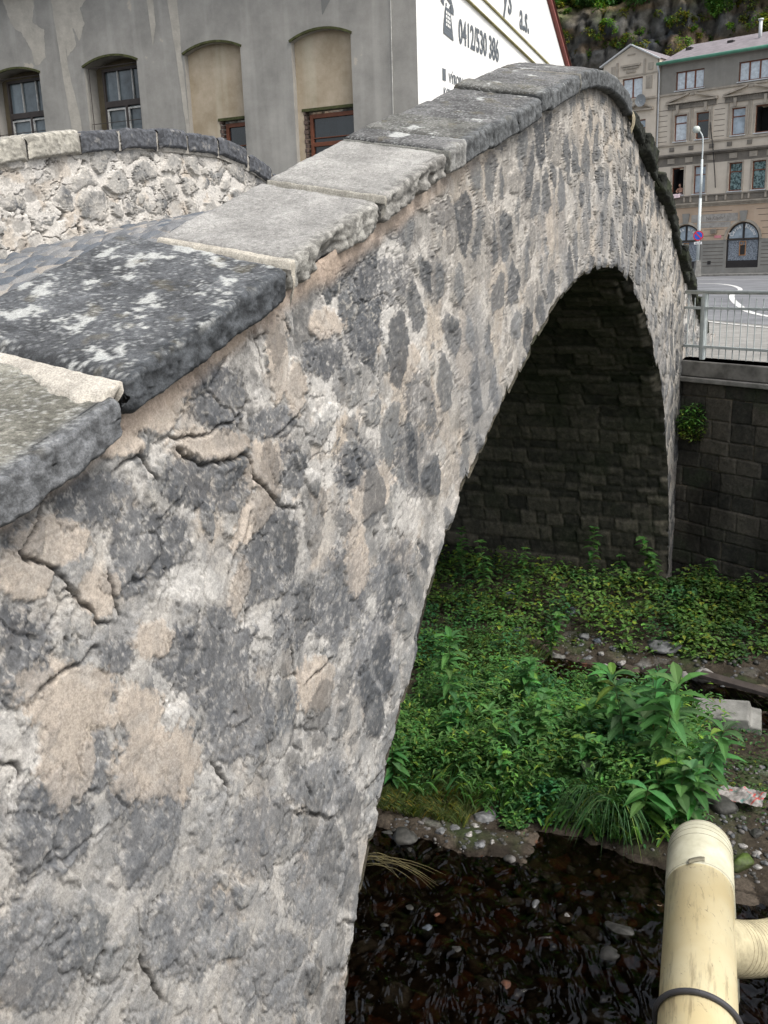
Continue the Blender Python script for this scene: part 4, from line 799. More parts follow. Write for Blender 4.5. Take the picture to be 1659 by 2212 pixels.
grass('grass', 'long grass blades standing in the island weeds', [(9.0, 11.8, 1.4, 4.6, 5500)], (.07, .16, .045), (.35, .75), .55, .35, seedf=2)
def sedge(s, n, z, cnt, L, label, base=(.06, .13, .05), d0=None):
    lv = Leaves(); an = rng.uniform(0, 6.28, cnt); x, y = bw(s, n); D = np.stack([np.cos(an)*.7, np.sin(an)*.7, np.full(cnt, .9)], 1)
    if d0 is not None: D[:, :2] += np.array(bw(*d0))*1.0
    lv.add('blade', rng.uniform(.6, 1, cnt)*L, np.stack([rng.normal(0, .04, cnt), rng.normal(0, .04, cnt), np.zeros(cnt)], 1), D, np.stack([np.sin(an), -np.cos(an), 0*an], 1)+.01, 1.15, gcols(cnt, base, .2, .08)*1.1)
    o = lv.build('sedge_clump'); o.location = (x, y, z); tag(o, label, 'grass clump', 'arching sedge clumps on the island edge')
sedge(9.1, 1.9, -5.5, 55, .8, 'long arching sedge hanging over the water left of the pipe', d0=(-.5, 0))
sedge(9.25, 2.2, -5.5, 90, .6, 'sedge clump left of the one hanging over the water', d0=(-.4, 0))
sedge(9.7, 2.1, -5.4, 80, .7, 'upright sedge clump among the tall weeds')
sedge(10.2, 3.0, -5.5, 70, .6, 'sedge clump in the middle of the island')
# dead grass stems trailing from the pier foot
mb = MB()
for k in range(15):
    s0, n0 = 7.75+rng.normal(0, .06), 4.1+rng.normal(0, .05); L = rng.uniform(.3, .95); a = rng.normal(-.05, .22); p = [(s0+a*L*u+.05*u*u, n0-L*u, WATER+.03+.10*math.sin(u*3)+rng.normal(0, .004)) for u in np.linspace(0, 1, 6)]
    mb.tube([(*bw(q[0], q[1]), q[2]) for q in p], [.004, .004, .004, .003, .002, .001], 4, False)
tag(mb.build('dry_grass_stalks', plain('straw', (.15, .13, .06), .8, .3, 10, 0)), 'pale dry grass stalks trailing in the water from the pier foot', 'dry grass', kind='stuff')

# ================================================================== river wall with pavement, railing
RX, RY = bw(16.86, 2.6); RZ = math.atan2(-1.5, 1)
rw = thing('river_wall', 'dark coursed stone river wall with a projecting ledge below the street railing', 'wall', (RX, RY, 0), RZ)
u = np.concatenate([np.linspace(-.25, 3.2, 260), np.linspace(3.25, 11, 70)]); zz = np.linspace(-6.7, STREET-.36, 360); Ug, Zg = np.meshgrid(u, zz)
hs = np.random.default_rng(4).uniform(.17, .36, 40); e, r1, r2 = bricks(Ug+.02*fbm(Ug, Zg, 0, 3, 2, seed=330), Zg+6.7+.02*fbm(Ug, Zg, 0, 2, 3, seed=331), hs, .42, 9)
f = fbm(Ug, Zg, 0, 8, 5, .6, seed=332); hh = ss(0, .025, e+.008*f)*.025+(r1-.5)*.03+.012*f
c = mixc(col3((.035, .035, .03)), col3((.115, .102, .082)), np.clip(r1*.8+f*.6, 0, 1)); c = mixc(c, col3((.15, .125, .09)), (1-ss(.003, .012, e+.012*fbm(Ug, Zg, 0, 5, 3, seed=334)))*(r2 > .6)*.8)
c = mixc(c, c*.45, ss(-.1, .3, fbm(Ug, Zg*.5, 0, 1, 4, seed=333))); c = mixc(c, col3((.04, .055, .03)), ss(.1, .35, fbm(Ug, Zg, 0, 1.5, 4, seed=335))*.5)
batter = (STREET-.36-Zg)*.02
patch('block_facing', np.stack([Ug, -hh-batter, Zg], -1), M['dark'], rw, c)
M['conc'] = plain('old_concrete', (.17, .165, .15), .9, .35, 3, .5, c2=(.27, .26, .24)); M['conc2'] = plain('pale_concrete', (.22, .215, .2), .9, .3, 4, .5)
mb = MB(); mb.box(-.25, 11, -.06, .5, STREET-.27, STREET-.02); mb.build('wall_top', M['conc'], rw, .015)
mb = MB(); mb.box(-.25, 11, -.12, .4, STREET-.36, STREET-.28); mb.build('ledge', M['conc2'], rw, .015)
# railing
M['rail'] = plain('grey_paint', (.42, .47, .47), .5, .12, 8, .1, c2=(.52, .56, .55))
rl = thing('street_railing', 'grey green steel railing with thin upright bars along the river wall', 'railing', (RX, RY, STREET), RZ)
L0 = -.02; mb = MB(); mb.tube([(L0, .06, 1.08), (10.5, .06, 1.08)], .032, 12); mb.build('top_rail', M['rail'], rl, smooth=True)
for z in (.83, .21):
    mb = MB(); mb.box(L0, 10.5, .035, .085, z-.02, z+.02); mb.build('cross_rail', M['rail'], rl)
for x in (.36, 2.36, 4.36, 6.36, 8.36, 10.36):
    mb = MB(); mb.box(x-.03, x+.03, .025, .095, 0, 1.06); mb.build('post', M['rail'], rl, .005)
x = .04; k = 0
while x < 10.4:
    if min(abs(x-p) for p in (.36, 2.36, 4.36, 6.36, 8.36, 10.36)) > .05:
        mb = MB(); mb.tube([(x, .06, .03), (x, .06, 1.06 if k % 3 == 0 else .99)], .009, 6); mb.build('baluster', M['rail'], rl)
    x += .128; k += 1
# plant growing from the wall
lv = Leaves(); k = 700; P = rng.normal(0, 1, (k, 3)); P /= np.linalg.norm(P, axis=1)[:, None]; P *= (rng.random(k)**.4)[:, None]*np.array([.30, .16, .34]); P[:, 2] -= .02
an = rng.uniform(0, 6.28, k); D = np.stack([np.cos(an), np.sin(an), rng.uniform(-.3, .6, k)], 1)
bc = mixc(gcols(k, (.07, .16, .035), .25, .15), col3((.20, .15, .03)), ss(.05, -.25, P[:, 2])*.75*rng.random(k))
lv.add('oval', rng.uniform(.04, .09, k), P, D, (0, 0, 1.), .3, bc)
wp = thing('wall_shrub', 'small green and yellowing shrub growing from the joint of bridge and river wall', 'plant', (RX+.10, RY-.42, -2.75), 0)
lv.build('leaves', wp); mb = MB()
for k in range(7): mb.tube([(0, .2, -.2), (rng.normal(0, .06), .05, -.05), (rng.normal(0, .14), -.05, rng.uniform(0, .2))], [.012, .008, .003], 5)
mb.build('stem', M['stem'], wp)

# ================================================================== pipe
M['pipe'] = None
m, nt, p = mat_new('cream_pipe_cladding'); tc = N(nt, 'TexCoord'); p.inputs['Roughness'].default_value = .45
a1 = N(nt, 'TexNoise'); a1.inputs['Scale'].default_value = 3; a1.inputs['Detail'].default_value = 6; r = N(nt, 'ValToRGB'); r.color_ramp.elements[0].color = (.66, .55, .31, 1); r.color_ramp.elements[1].color = (.74, .66, .43, 1); r.color_ramp.elements[0].position = .35; r.color_ramp.elements[1].position = .65
mp = N(nt, 'Mapping'); mp.inputs['Scale'].default_value = (16, 5, 9); a2 = N(nt, 'TexNoise'); a2.inputs['Scale'].default_value = 1.6; a2.inputs['Detail'].default_value = 9; a2.inputs['Roughness'].default_value = .75; a2.inputs['Distortion'].default_value = .8
r2_ = N(nt, 'ValToRGB'); r2_.color_ramp.elements[0].position = .585; r2_.color_ramp.elements[1].position = .66; mx = N(nt, 'Mix', data_type='RGBA')
nt.links.new(tc.outputs['Object'], a1.inputs[0]); nt.links.new(tc.outputs['Object'], mp.inputs[0]); nt.links.new(mp.outputs[0], a2.inputs[0]); nt.links.new(a1.outputs[0], r.inputs[0]); nt.links.new(a2.outputs[0], r2_.inputs[0])
nt.links.new(r2_.outputs[0], mx.inputs[0]); nt.links.new(r.outputs[0], mx.inputs[6]); mx.inputs[7].default_value = (.27, .20, .11, 1); mq = N(nt, 'Mapping'); mq.inputs['Rotation'].default_value = (0, 0, -math.atan2(3.74, 1.235)); mv = N(nt, 'Mapping'); mv.inputs['Scale'].default_value = (1.1, 9, 9); a3 = N(nt, 'TexNoise'); a3.inputs['Scale'].default_value = 1.5; a3.inputs['Detail'].default_value = 8; a3.inputs['Roughness'].default_value = .7
nt.links.new(tc.outputs['Object'], mq.inputs[0]); nt.links.new(mq.outputs[0], mv.inputs[0]); nt.links.new(mv.outputs[0], a3.inputs[0]); r3_ = N(nt, 'ValToRGB'); r3_.color_ramp.elements[0].position = .54; r3_.color_ramp.elements[1].position = .64; r3_.color_ramp.elements[1].color = (.6, .6, .6, 1); nt.links.new(a3.outputs[0], r3_.inputs[0])
mx2 = N(nt, 'Mix', data_type='RGBA'); nt.links.new(r3_.outputs[0], mx2.inputs[0]); nt.links.new(mx.outputs[2], mx2.inputs[6]); mx2.inputs[7].default_value = (.27, .21, .12, 1); nt.links.new(mx2.outputs[2], p.inputs['Base Color'])
M['pipe'] = m
M['wrap'] = plain('pale_green_wrap', (.52, .50, .36), .6, .12, 8, .1, c2=(.58, .57, .44)); M['seam'] = plain('seam', (.20, .185, .13), .8, .2, 10, 0)
PA, PB = Vector((1.02, 2.60, -4.28)), Vector((2.255, 6.34, -4.26)); pd = (PB-PA).normalized()
pipe = thing('insulated_pipe', 'thick cream clad heating pipe crossing the stream with a taped elbow at its top', 'pipe', PA, 0)
Rp = .222
def ring(c, d, r, rad, n=48):
    d = Vector(d).normalized(); a = Vector((0, 0, 1)); x = (a-d*a.dot(d)).normalized(); y = d.cross(x); return [Vector(c)+(x*math.cos(t)+y*math.sin(t))*r for t in np.linspace(0, 2*math.pi, n)]
jn = PA+pd*3.40
mb = MB(); mb.tube([-pd*1.3, jn-PA], Rp, 64); mb.build('pipe_cladding', M['pipe'], pipe, smooth=True)
# elbow: from jn to PB then turning down
dn_ = Vector((.18, .25, -1)).normalized(); Rb = .34
el = [jn-PA-pd*.04, jn-PA+pd*.35]; cur = PB-PA; d = pd.copy(); ax = pd.cross(dn_).normalized(); tot = pd.angle(dn_); nseg = 22; path = [jn-PA-pd*.05, cur-pd*.25]; pos = cur-pd*.2
for k in range(nseg):
    d = Matrix.Rotation(tot/nseg, 3, ax)@d; pos = pos+d*(Rb*tot/nseg); path.append(pos.copy())
path.append(pos+dn_*2.2)
mb = MB(); mb.tube(path, Rp+.006, 64); mb.build('elbow', M['wrap'], pipe, smooth=True)
mb = MB()
def along(path, dist):
    for a, b in zip(path[:-1], path[1:]):
        L = (b-a).length
        if dist <= L: return a+(b-a)*(dist/L), (b-a).normalized()
        dist -= L
    return path[-1], (path[-1]-path[-2]).normalized()
for dist in (.012, .36, .41, .45, .51, .58, .66):
    c, dd = along(path, dist); mb.tube(ring(c, dd, Rp+.0055, 0), .0026, 5, False)
mb.build('tape_edges', M['seam'], pipe)
# dark strip painted for the shaded gap at the lifted seam; cable tie
mb = MB(); cx = jn-PA-pd*.03; a_ = (Vector((0, 0, 1))-pd*pd.z).normalized(); b_ = pd.cross(a_); pts = []
for t in np.linspace(-.1, .35, 9):
    q = cx-pd*.045*max(0, t/.35)+(a_*math.cos(t)+b_*math.sin(-t))*(Rp+.009+.008*max(0, t/.35)); pts.append(q)
vs = []; 
for i, q in enumerate(pts): vs += [q, q+pd*.05]
mb.add(vs, [(2*i, 2*i+2, 2*i+3, 2*i+1) for i in range(8)]); fl_ = mb.build('seam_gap_strip', M['seam'], pipe, smooth=True); sm_ = fl_.modifiers.new('s', 'SOLIDIFY'); sm_.thickness = .004
mb = MB(); mb.tube(ring(PA*0+pd*2.12, (pd+Vector((.10, 0, .12))).normalized(), Rp+.018, 0, 60), .017, 10, False)
mb.build('cable_loop', plain('dark_rubber', (.05, .05, .055), .6, .2, 10, 0), pipe, smooth=True)
# side pipe
sp = thing('side_pipe', 'taped cream pipe bend emerging right of the main pipe', 'pipe', (0, 0, 0), 0)
pth = [Vector(q) for q in [(1.92, 5.28, -4.30), (2.0, 5.33, -4.33), (2.10, 5.39, -4.385), (2.22, 5.47, -4.47), (2.36, 5.57, -4.56), (2.53, 5.69, -4.65), (2.74, 5.82, -4.72), (3.3, 6.15, -4.9), (6.5, 8.0, -5.6)]]
def smooth_path(P, n=8):
    P = np.array([list(p) for p in P]); out = []
    for i in range(len(P)-1):
        p0, p1, p2, p3 = P[max(i-1, 0)], P[i], P[i+1], P[min(i+2, len(P)-1)]
        for u in np.linspace(0, 1, n, endpoint=False): out.append(.5*((2*p1)+(-p0+p2)*u+(2*p0-5*p1+4*p2-p3)*u*u+(-p0+3*p1-3*p2+p3)*u**3))
    return [Vector(q) for q in out]+[Vector(P[-1])]
M['dirty'] = plain('dirty_cream_tape', (.44, .39, .25), .75, .3, 6, .3)
pth = smooth_path(pth); mb = MB(); mb.tube(pth, .18, 40); mb.build('pipe_cladding', M['dirty'], sp, smooth=True); mb = MB()
for dist in np.arange(.3, 1.9, .05):
    c, dd = along(pth, dist); mb.tube(ring(c, dd, .1800, 0), .0016, 4, False)
mb.build('tape_edges', plain('tape_seam', (.17, .14, .08), .8, .2, 10, 0), sp)
# ================================================================== near bank (under the viewer)
nb_ = thing('near_bank_wall', 'stone retaining wall of the near bank below the viewer', 'wall', (0, 0, 0), BR)
u = np.linspace(-14, 2.58, 60); zz = np.linspace(-6.7, STREET-.02, 40); Ug, Zg = np.meshgrid(u, zz); e, r1, r2 = bricks(Ug, Zg+6.7, hs, .5, 12)
patch('block_facing', np.stack([1.25+0*Ug-ss(0, .03, e)*-.03, Ug, Zg], -1), M['dark'], nb_, mixc(col3((.06, .055, .05)), col3((.15, .135, .11)), r1))
def slab(name, pts, z, mat, kind='structure', label=None):
    mb = MB(); mb.add([(x, y, z) for x, y in pts], [tuple(range(len(pts)))]); return tag(mb.build(name, mat), label, None, kind=kind)
M['asph'] = plain('asphalt', (.15, .155, .165), .85, .2, .6, .3, c2=(.20, .205, .215)); M['pave'] = plain('pavement', (.24, .235, .22), .9, .2, 3, .4)
slab('near_bank_ground', [bw(1.25, 2.58), bw(1.25, -14), bw(-30, -14), bw(-30, 30), bw(-3, 30), bw(-3, 2.58)], STREET, M['pave'])
# ================================================================== street beyond the river
c0 = Vector((RX, RY)); e_ = Vector((math.cos(RZ), math.sin(RZ))); p1 = c0+e_*11; q0 = c0-e_*.3
far = [bw(16.9, 9.4), bw(16.9, 40), (-60, 180), (160, 180), (160, -20), tuple(p1), tuple(q0), bw(16.9, 3)]
slab('street_ground', far, STREET-.02, M['pave'])
slab('road', [(8.35, 26.2), (9.6, 20.5), (16, 8), (60, 0), (90, 30), (38, 53), (24.4, 65.2), (13.0, 74.5), (4, 82), (-6, 70), (3, 45)], STREET-.012, M['asph'])
M['white'] = plain('road_paint', (.62, .62, .6), .7, .12, 5, .1)
def strip(name, P, w, z, mat, label=None, cat=None):
    P = smooth_path([(x, y, z) for x, y in P], 10); vs = []; 
    for i, p in enumerate(P):
        t = (P[min(i+1, len(P)-1)]-P[max(i-1, 0)]).normalized(); nn = Vector((-t.y, t.x, 0))*w/2; vs += [p-nn, p+nn]
    mb = MB(); mb.add(vs, [(2*i, 2*i+1, 2*i+3, 2*i+2) for i in range(len(P)-1)]); return tag(mb.build(name, mat), label, cat, kind='structure')
strip('road_line', [(9.5, 60.5), (14.6, 57.5), (17.2, 53.5), (17.6, 50.0), (16.1, 44), (13.6, 38.0), (11.6, 31.8), (10.3, 26.5), (10.6, 21)], .20, STREET-.004, M['white'])
strip('road_line', [(8.1, 26.6), (9.4, 20.5), (15.8, 7.9)], .10, STREET-.003, M['white'])
strip('road_line', [(19.6, 60.5), (21.3, 57.2), (25, 53.5)], .14, STREET-.004, M['white'])
mb = MB()
A2 = [(4, 82.2), (13.1, 74.8), (24.5, 65.5), (38, 53.3), (60, 35)]
for a, b in zip(A2[:-1], A2[1:]):
    d_ = Vector((b[0]-a[0], b[1]-a[1], 0)).normalized(); nn = Vector((-d_.y, d_.x, 0))
    mb.add([(a[0], a[1], STREET-.02), (b[0], b[1], STREET-.02), (b[0], b[1], STREET+.1), (a[0], a[1], STREET+.1), *[(q[0]+nn.x*1.5, q[1]+nn.y*1.5, STREET+.1) for q in (a, b)]], [(0, 1, 2, 3), (3, 2, 5, 4)])
tag(mb.build('far_pavement', M['conc2']), kind='structure')

# ================================================================== cliff
cu = np.linspace(-60, 75, 420); cw = np.linspace(0, 1, 260); Ug, Wg = np.meshgrid(cu, cw, indexing='ij')
base_z = -2; top_z = 60
Zc = base_z+(top_z-base_z)*Wg
# recession with height: steep rock, ledge, then slope
n1 = fbm(Ug, Zc, 0, .05, 4, seed=350); n2 = fbm(Ug, Zc, 0, .22, 5, .6, seed=351); n3 = fbm(Ug*1.8, Zc*.5, 0, .5, 5, .6, seed=352)
rim = 23.5+3.0*fbm(Ug, 0*Ug, 0, .06, 3, seed=353)+.05*(Ug-10)
back = np.interp(Zc, [-2, 3, 60], [0, 3, 10])+ss(0, 1, (Zc-rim)/4)*4+np.clip(Zc-rim, 0, 99)*1.15
_f1, _f2, _r1, _r2 = voro(Ug/1.5+n2*.8, Zc/5.0+n2*.6, 31); back += 5*n1+3.0*n2+1.1*n3+(1.5*_r1-.9*ss(0, .3, _f2-_f1))*ss(2, -1, Zc-rim)
terr = np.sin(Zc*1.1+2*n1*3)*.35; back += terr
cx0, cy0 = 18.0, 100.0; de = Vector((1, -.25, 0)).normalized(); dn2 = Vector((-de.y, de.x, 0))
Xc = cx0+de.x*(Ug-5)+dn2.x*back; Yc = cy0+de.y*(Ug-5)+dn2.y*back
F1, F2, r1, r2 = voro(Ug/1.5+n2*.8, Zc/5.0+n2*.6, 31)
rock_c = mixc(col3((.045, .052, .06)), col3((.17, .16, .14)), np.clip(r1*.7+n3*.9, 0, 1)); rock_c = mixc(rock_c, col3((.22, .18, .125)), ss(.05, .3, fbm(Ug, Zc*1.6, 0, .12, 5, .6, seed=354)+.012*(Ug-15))*.85)
soilc = mixc(col3((.13, .10, .055)), col3((.09, .11, .04)), ss(-.2, .2, n2)); cc = mixc(rock_c, soilc, ss(-2.5, 1.5, Zc-rim+3*n2)); cc = mixc(cc, col3((.22, .15, .085)), ss(.02, .2, fbm(Ug, Zc*3, 0, .15, 4, seed=355))*.6)
cc = mixc(cc, col3((.025, .027, .028)), ss(.09, .02, F2-F1)*.6*(Zc < rim))
tag(patch('cliff', np.stack([Xc, Yc, Zc], -1), M['cliff'], None, cc), kind='structure')
from mathutils.bvhtree import BVHTree
def cliff_pt(u, z):
    i = np.clip(np.searchsorted(cu, u), 0, len(cu)-1); j = int(np.clip((z-base_z)/(top_z-base_z)*259, 0, 259)); return np.array([Xc[i, j], Yc[i, j], Zc[i, j]])
def foliage_blob(lv, c, r, cnt, base, L, kind='oval', yellow=.1, squash=.8):
    sub = max(3, cnt//220); cs = rng.normal(0, 1, (sub, 3)); cs /= np.linalg.norm(cs, axis=1)[:, None]; cs *= (rng.random(sub)**.5)[:, None]*r*.75; cs[:, 2] *= squash
    sh = rng.uniform(.65, 1.4, sub); k = rng.integers(0, sub, cnt); d = rng.normal(0, 1, (cnt, 3)); d /= np.linalg.norm(d, axis=1)[:, None]
    P = c+cs[k]+d*(rng.random(cnt)**.35)[:, None]*r*.42*np.array([1, 1, squash]); an = rng.uniform(0, 6.28, cnt); D = np.stack([np.cos(an), np.sin(an), rng.uniform(-.5, .7, cnt)], 1)+d*.5
    lv.add(kind, rng.uniform(.6, 1.2, cnt)*L, P, D, (0, 0, 1.), .3, gcols(cnt, base, .22, yellow)*sh[k][:, None])
GR = [('dark green', (.06, .14, .04)), ('fresh green', (.095, .20, .045)), ('olive green', (.10, .14, .04)), ('yellowish', (.14, .17, .045))]
SH = []
shr = [(2.5, 30.5, 3.4, 0), (7, 32, 3.6, 1), (11.5, 31.8, 3.2, 0), (16, 32.5, 3.4, 1), (20.5, 33, 3.2, 1), (25, 34, 3.4, 0), (30, 30, 2.6, 1), (34.5, 31, 2.8, 0), (38.5, 30.5, 2.6, 1), (43.5, 31.5, 2.8, 0), (4.5, 27, 3.2, 1), (8.5, 28.5, 3.2, 0), (13, 29, 2.8, 1), (17.5, 29, 3.4, 0), (22, 30, 3.2, 1), (27, 31.5, 3.4, 0), (32, 33, 3.6, 0), (36.5, 32, 3.2, 1), (41, 33, 3.4, 0), (46, 34, 3.6, 1), (1, 25, 2.8, 2), (15.5, 26, 2.2, 2), (20, 25.5, 2.3, 3), (11, 26, 1.9, 2), (6.3, 24.5, 1.8, 2), (19.5, 22.2, 1.7, 1), (29, 26.5, 2, 2), (29.5, 21.6, 1.5, 0), (35, 27.5, 2.2, 3), (24.5, 26.5, 1.8, 0), (9.5, 14.5, 1.1, 3), (24, 20, 1.2, 3), (13.5, 15, .9, 2), (39, 27.5, 1.7, 2), (44.5, 29, 2.0, 1)]
POSW = ['at the left end of the cliff top', 'above the stepped gable', 'over the bare rock', 'above the long roof', 'at the right end of the cliff top']
for i, (u_, z_, r_, g_) in enumerate(shr):
    P0_ = cliff_pt(u_, z_); P0_ = P0_-np.array([0, .5, 0]); t = thing('cliff_shrub', None, 'shrub', tuple(P0_), 0, 'shrubs growing on the cliff')
    big = 'large' if r_ > 2.9 else ('small' if r_ < 1.6 else 'middling')
    t['label'] = '%s %s shrub %s %s' % (big, GR[g_][0], 'on the rock face' if z_ < 23 else ('on the ledge' if z_ < 27.3 else 'in the woods'), POSW[min(4, int(u_//9.5))])
    lv = Leaves(); foliage_blob(lv, np.zeros(3)+np.array([0, -.3*r_, .3*r_]), r_, int(900*r_**1.2), GR[g_][1], .34, yellow=.1 if g_ < 2 else .3); lv.build('leaves', t)
    mb = MB()
    for k in range(4): mb.tube([(0, .2, -r_*.4), (rng.normal(0, .1)*r_, -.1*r_, 0), (rng.normal(0, .4)*r_, -.4*r_, r_*.5)], [.10, .07, .03], 5)
    mb.build('stem', M['stem'], t)
lv = Leaves()
for k in range(420):
    lo_ = k < 340; u_ = rng.uniform(-8, 58) if lo_ else rng.uniform(-25, 65); z_ = rng.uniform(23.8, 31.5) if lo_ else rng.uniform(31, 50); foliage_blob(lv, cliff_pt(u_, z_)+np.array([0, -.8, 1 if not lo_ else .3]), rng.uniform(1.3, 2.6) if lo_ else rng.uniform(2.5, 4.2), 620, GR[rng.integers(0, 2)][1], .45, yellow=.06)
tag(lv.build('hillside_woods'), 'dense green woods covering the hill above the cliff', 'woods', kind='stuff')
lv = Leaves()
for k in range(420):
    u_ = rng.uniform(-20, 60); zr = 21.5+rng.normal(0, 3.6); foliage_blob(lv, cliff_pt(u_, zr), rng.uniform(.5, 1.3), 150, GR[rng.integers(1, 4)][1], .26, yellow=.35)
for k in range(60):
    u_ = rng.uniform(-20, 60); zr = rng.uniform(6, 20); foliage_blob(lv, cliff_pt(u_, zr), rng.uniform(.3, .7), 70, (.10, .10, .035), .22, yellow=.4)
tag(lv.build('ledge_scrub'), 'dry scrub and tufts on the ledges of the cliff', 'scrub', kind='stuff')
M['bare'] = plain('bare_twigs', (.26, .25, .22), .9, .2, 5, 0)
for (u_, z_, H, lb) in [(28, 26.6, 3.6, 'bare grey fan of dead branches hanging over the middle of the cliff'), (13.2, 26, 2.4, 'thin bare dead tree at the left part of the cliff rim')]:
    P0_ = cliff_pt(u_, z_)-np.array([0, 3.2, 0]); mb = MB()
    for k in range(26):
        a = rng.normal(0, .5); p2 = (math.sin(a)*H*.8, -.4+rng.normal(0, .3), -math.cos(a)*H*rng.uniform(.4, 1)*(1 if H > 3 else -1)); mid = (p2[0]*.4, -.4, p2[2]*.45+.4); mb.tube([(0, 0, 0), mid, p2], [.055, .035, .015], 4)
    t = mb.build('dead_branches', M['bare']); t.location = tuple(P0_); tag(t, lb, 'dead branches')
mb = MB(); P0_ = cliff_pt(43.5, 27.5)-np.array([0, 2.6, 0]); mb.tube([(-1.6, 0, -.9), (0, 0, 0), (1.6, 0, 1.1)], [.2, .17, .12], 7); t = mb.build('fallen_trunk', M['bare']); t.location = tuple(P0_); tag(t, 'pale fallen tree trunk leaning on the rocks above the long roof', 'tree trunk')

# ================================================================== factory (left)
FA = thing('factory_building', 'grey rendered factory hall with a white painted gable advertising wall', 'building', (.93, 20, 0), math.radians(-26))
# facade material: weathered grey render with paler washed streaks and peeled patches
def stucco(name, c, c2, patchc=None, pt=.6, streak=.3, scale=1.1, bands=True):
    m, nt, p = mat_new(name); tc = N(nt, 'TexCoord'); p.inputs['Roughness'].default_value = .9; p.inputs['Specular IOR Level'].default_value = .2
    a = N(nt, 'TexNoise'); a.inputs['Scale'].default_value = scale; a.inputs['Detail'].default_value = 9; a.inputs['Roughness'].default_value = .7
    r = N(nt, 'ValToRGB'); r.color_ramp.elements[0].position = .35; r.color_ramp.elements[1].position = .68; r.color_ramp.elements[0].color = (*c, 1); r.color_ramp.elements[1].color = (*c2, 1)
    nt.links.new(tc.outputs['Object'], a.inputs[0]); nt.links.new(a.outputs[0], r.inputs[0]); last = r.outputs[0]
    mp = N(nt, 'Mapping'); mp.inputs['Scale'].default_value = (2.6, 2.6, .16); b = N(nt, 'TexNoise'); b.inputs['Scale'].default_value = 1.2; b.inputs['Detail'].default_value = 5
    nt.links.new(tc.outputs['Object'], mp.inputs[0]); nt.links.new(mp.outputs[0], b.inputs[0]); rb = N(nt, 'ValToRGB'); rb.color_ramp.elements[0].position = .52; rb.color_ramp.elements[1].position = .7
    nt.links.new(b.outputs[0], rb.inputs[0]); mu = N(nt, 'Math', operation='MULTIPLY'); mu.inputs[1].default_value = streak; nt.links.new(rb.outputs[0], mu.inputs[0])
    mx = N(nt, 'Mix', data_type='RGBA'); nt.links.new(mu.outputs[0], mx.inputs[0]); nt.links.new(last, mx.inputs[6]); mx.inputs[7].default_value = (*[min(.7, x*1.55) for x in c2], 1); last = mx.outputs[2]
    if patchc:
        d = N(nt, 'TexNoise'); d.inputs['Scale'].default_value = .55; d.inputs['Detail'].default_value = 10; d.inputs['Roughness'].default_value = .6; nt.links.new(tc.outputs['Object'], d.inputs[0])
        rd = N(nt, 'ValToRGB'); rd.color_ramp.elements[0].position = pt; rd.color_ramp.elements[1].position = pt+.01; nt.links.new(d.outputs[0], rd.inputs[0])
        m3 = N(nt, 'Mix', data_type='RGBA'); nt.links.new(rd.outputs[0], m3.inputs[0]); nt.links.new(last, m3.inputs[6]); m3.inputs[7].default_value = (*patchc, 1); last = m3.outputs[2]
    nt.links.new(last, p.inputs['Base Color']); n2 = N(nt, 'TexNoise'); n2.inputs['Scale'].default_value = 40; n2.inputs['Detail'].default_value = 4; nt.links.new(tc.outputs['Object'], n2.inputs[0])
    bp = N(nt, 'Bump'); bp.inputs['Strength'].default_value = .3; bp.inputs['Distance'].default_value = .01; nt.links.new(n2.outputs[0], bp.inputs['Height']); nt.links.new(bp.outputs[0], p.inputs['Normal'])
    return m
M['fgrey'] = stucco('grey_render', (.27, .262, .24), (.42, .405, .37), (.50, .46, .39), .64, .22)
M['peel'] = plain('peeled_render', (.47, .44, .38), .95, .15, 3, .4)
M['fochre'] = stucco('ochre_render', (.38, .31, .215), (.56, .475, .36), None, streak=.25, scale=1.6)
M['fwhite'] = plain('white_paint', (.80, .80, .77), .7, .04, 1, .05)
M['brown'] = plain('brown_frame', (.17, .06, .03), .5, .2, 6, .1); M['dkframe'] = plain('dark_frame', (.06, .05, .045), .6, .2, 6, .1); M['wframe'] = plain('worn_white_frame', (.50, .50, .47), .7, .3, 8, .1)
M['brick'] = plain('broken_brick', (.13, .095, .08), .9, .4, 12, .6); M['mossd'] = plain('mossy_edge', (.07, .075, .03), .95, .4, 9, .5)
M['oldglass'] = plain('old_glass', (.07, .09, .10), .12, .5, 1.2, 0, c2=(.17, .21, .23), spec=.8); M['sign'] = plain('sign_grey', (.11, .125, .14), .7, .08, 4, 0)  # old glass: the blue-grey reflection is put into the pane colour
wins = [(-11.0, -9.42, 4.42, 'w'), (-8.10, -6.62, 4.38, 'w'), (-5.36, -3.95, 4.34, 'p'), (-2.74, -1.40, 4.28, 'p'), (-13.6, -12.1, 4.42, 'w')]
holes = [arch_poly(a, b, .6, zs, .16) for a, b, zs, _ in wins]
wh = wall_with_holes([(-15, -2), (0, -2), (0, 6.3), (-15, 6.3)], holes, .42); wh.build('street_wall', M['fgrey'], FA)
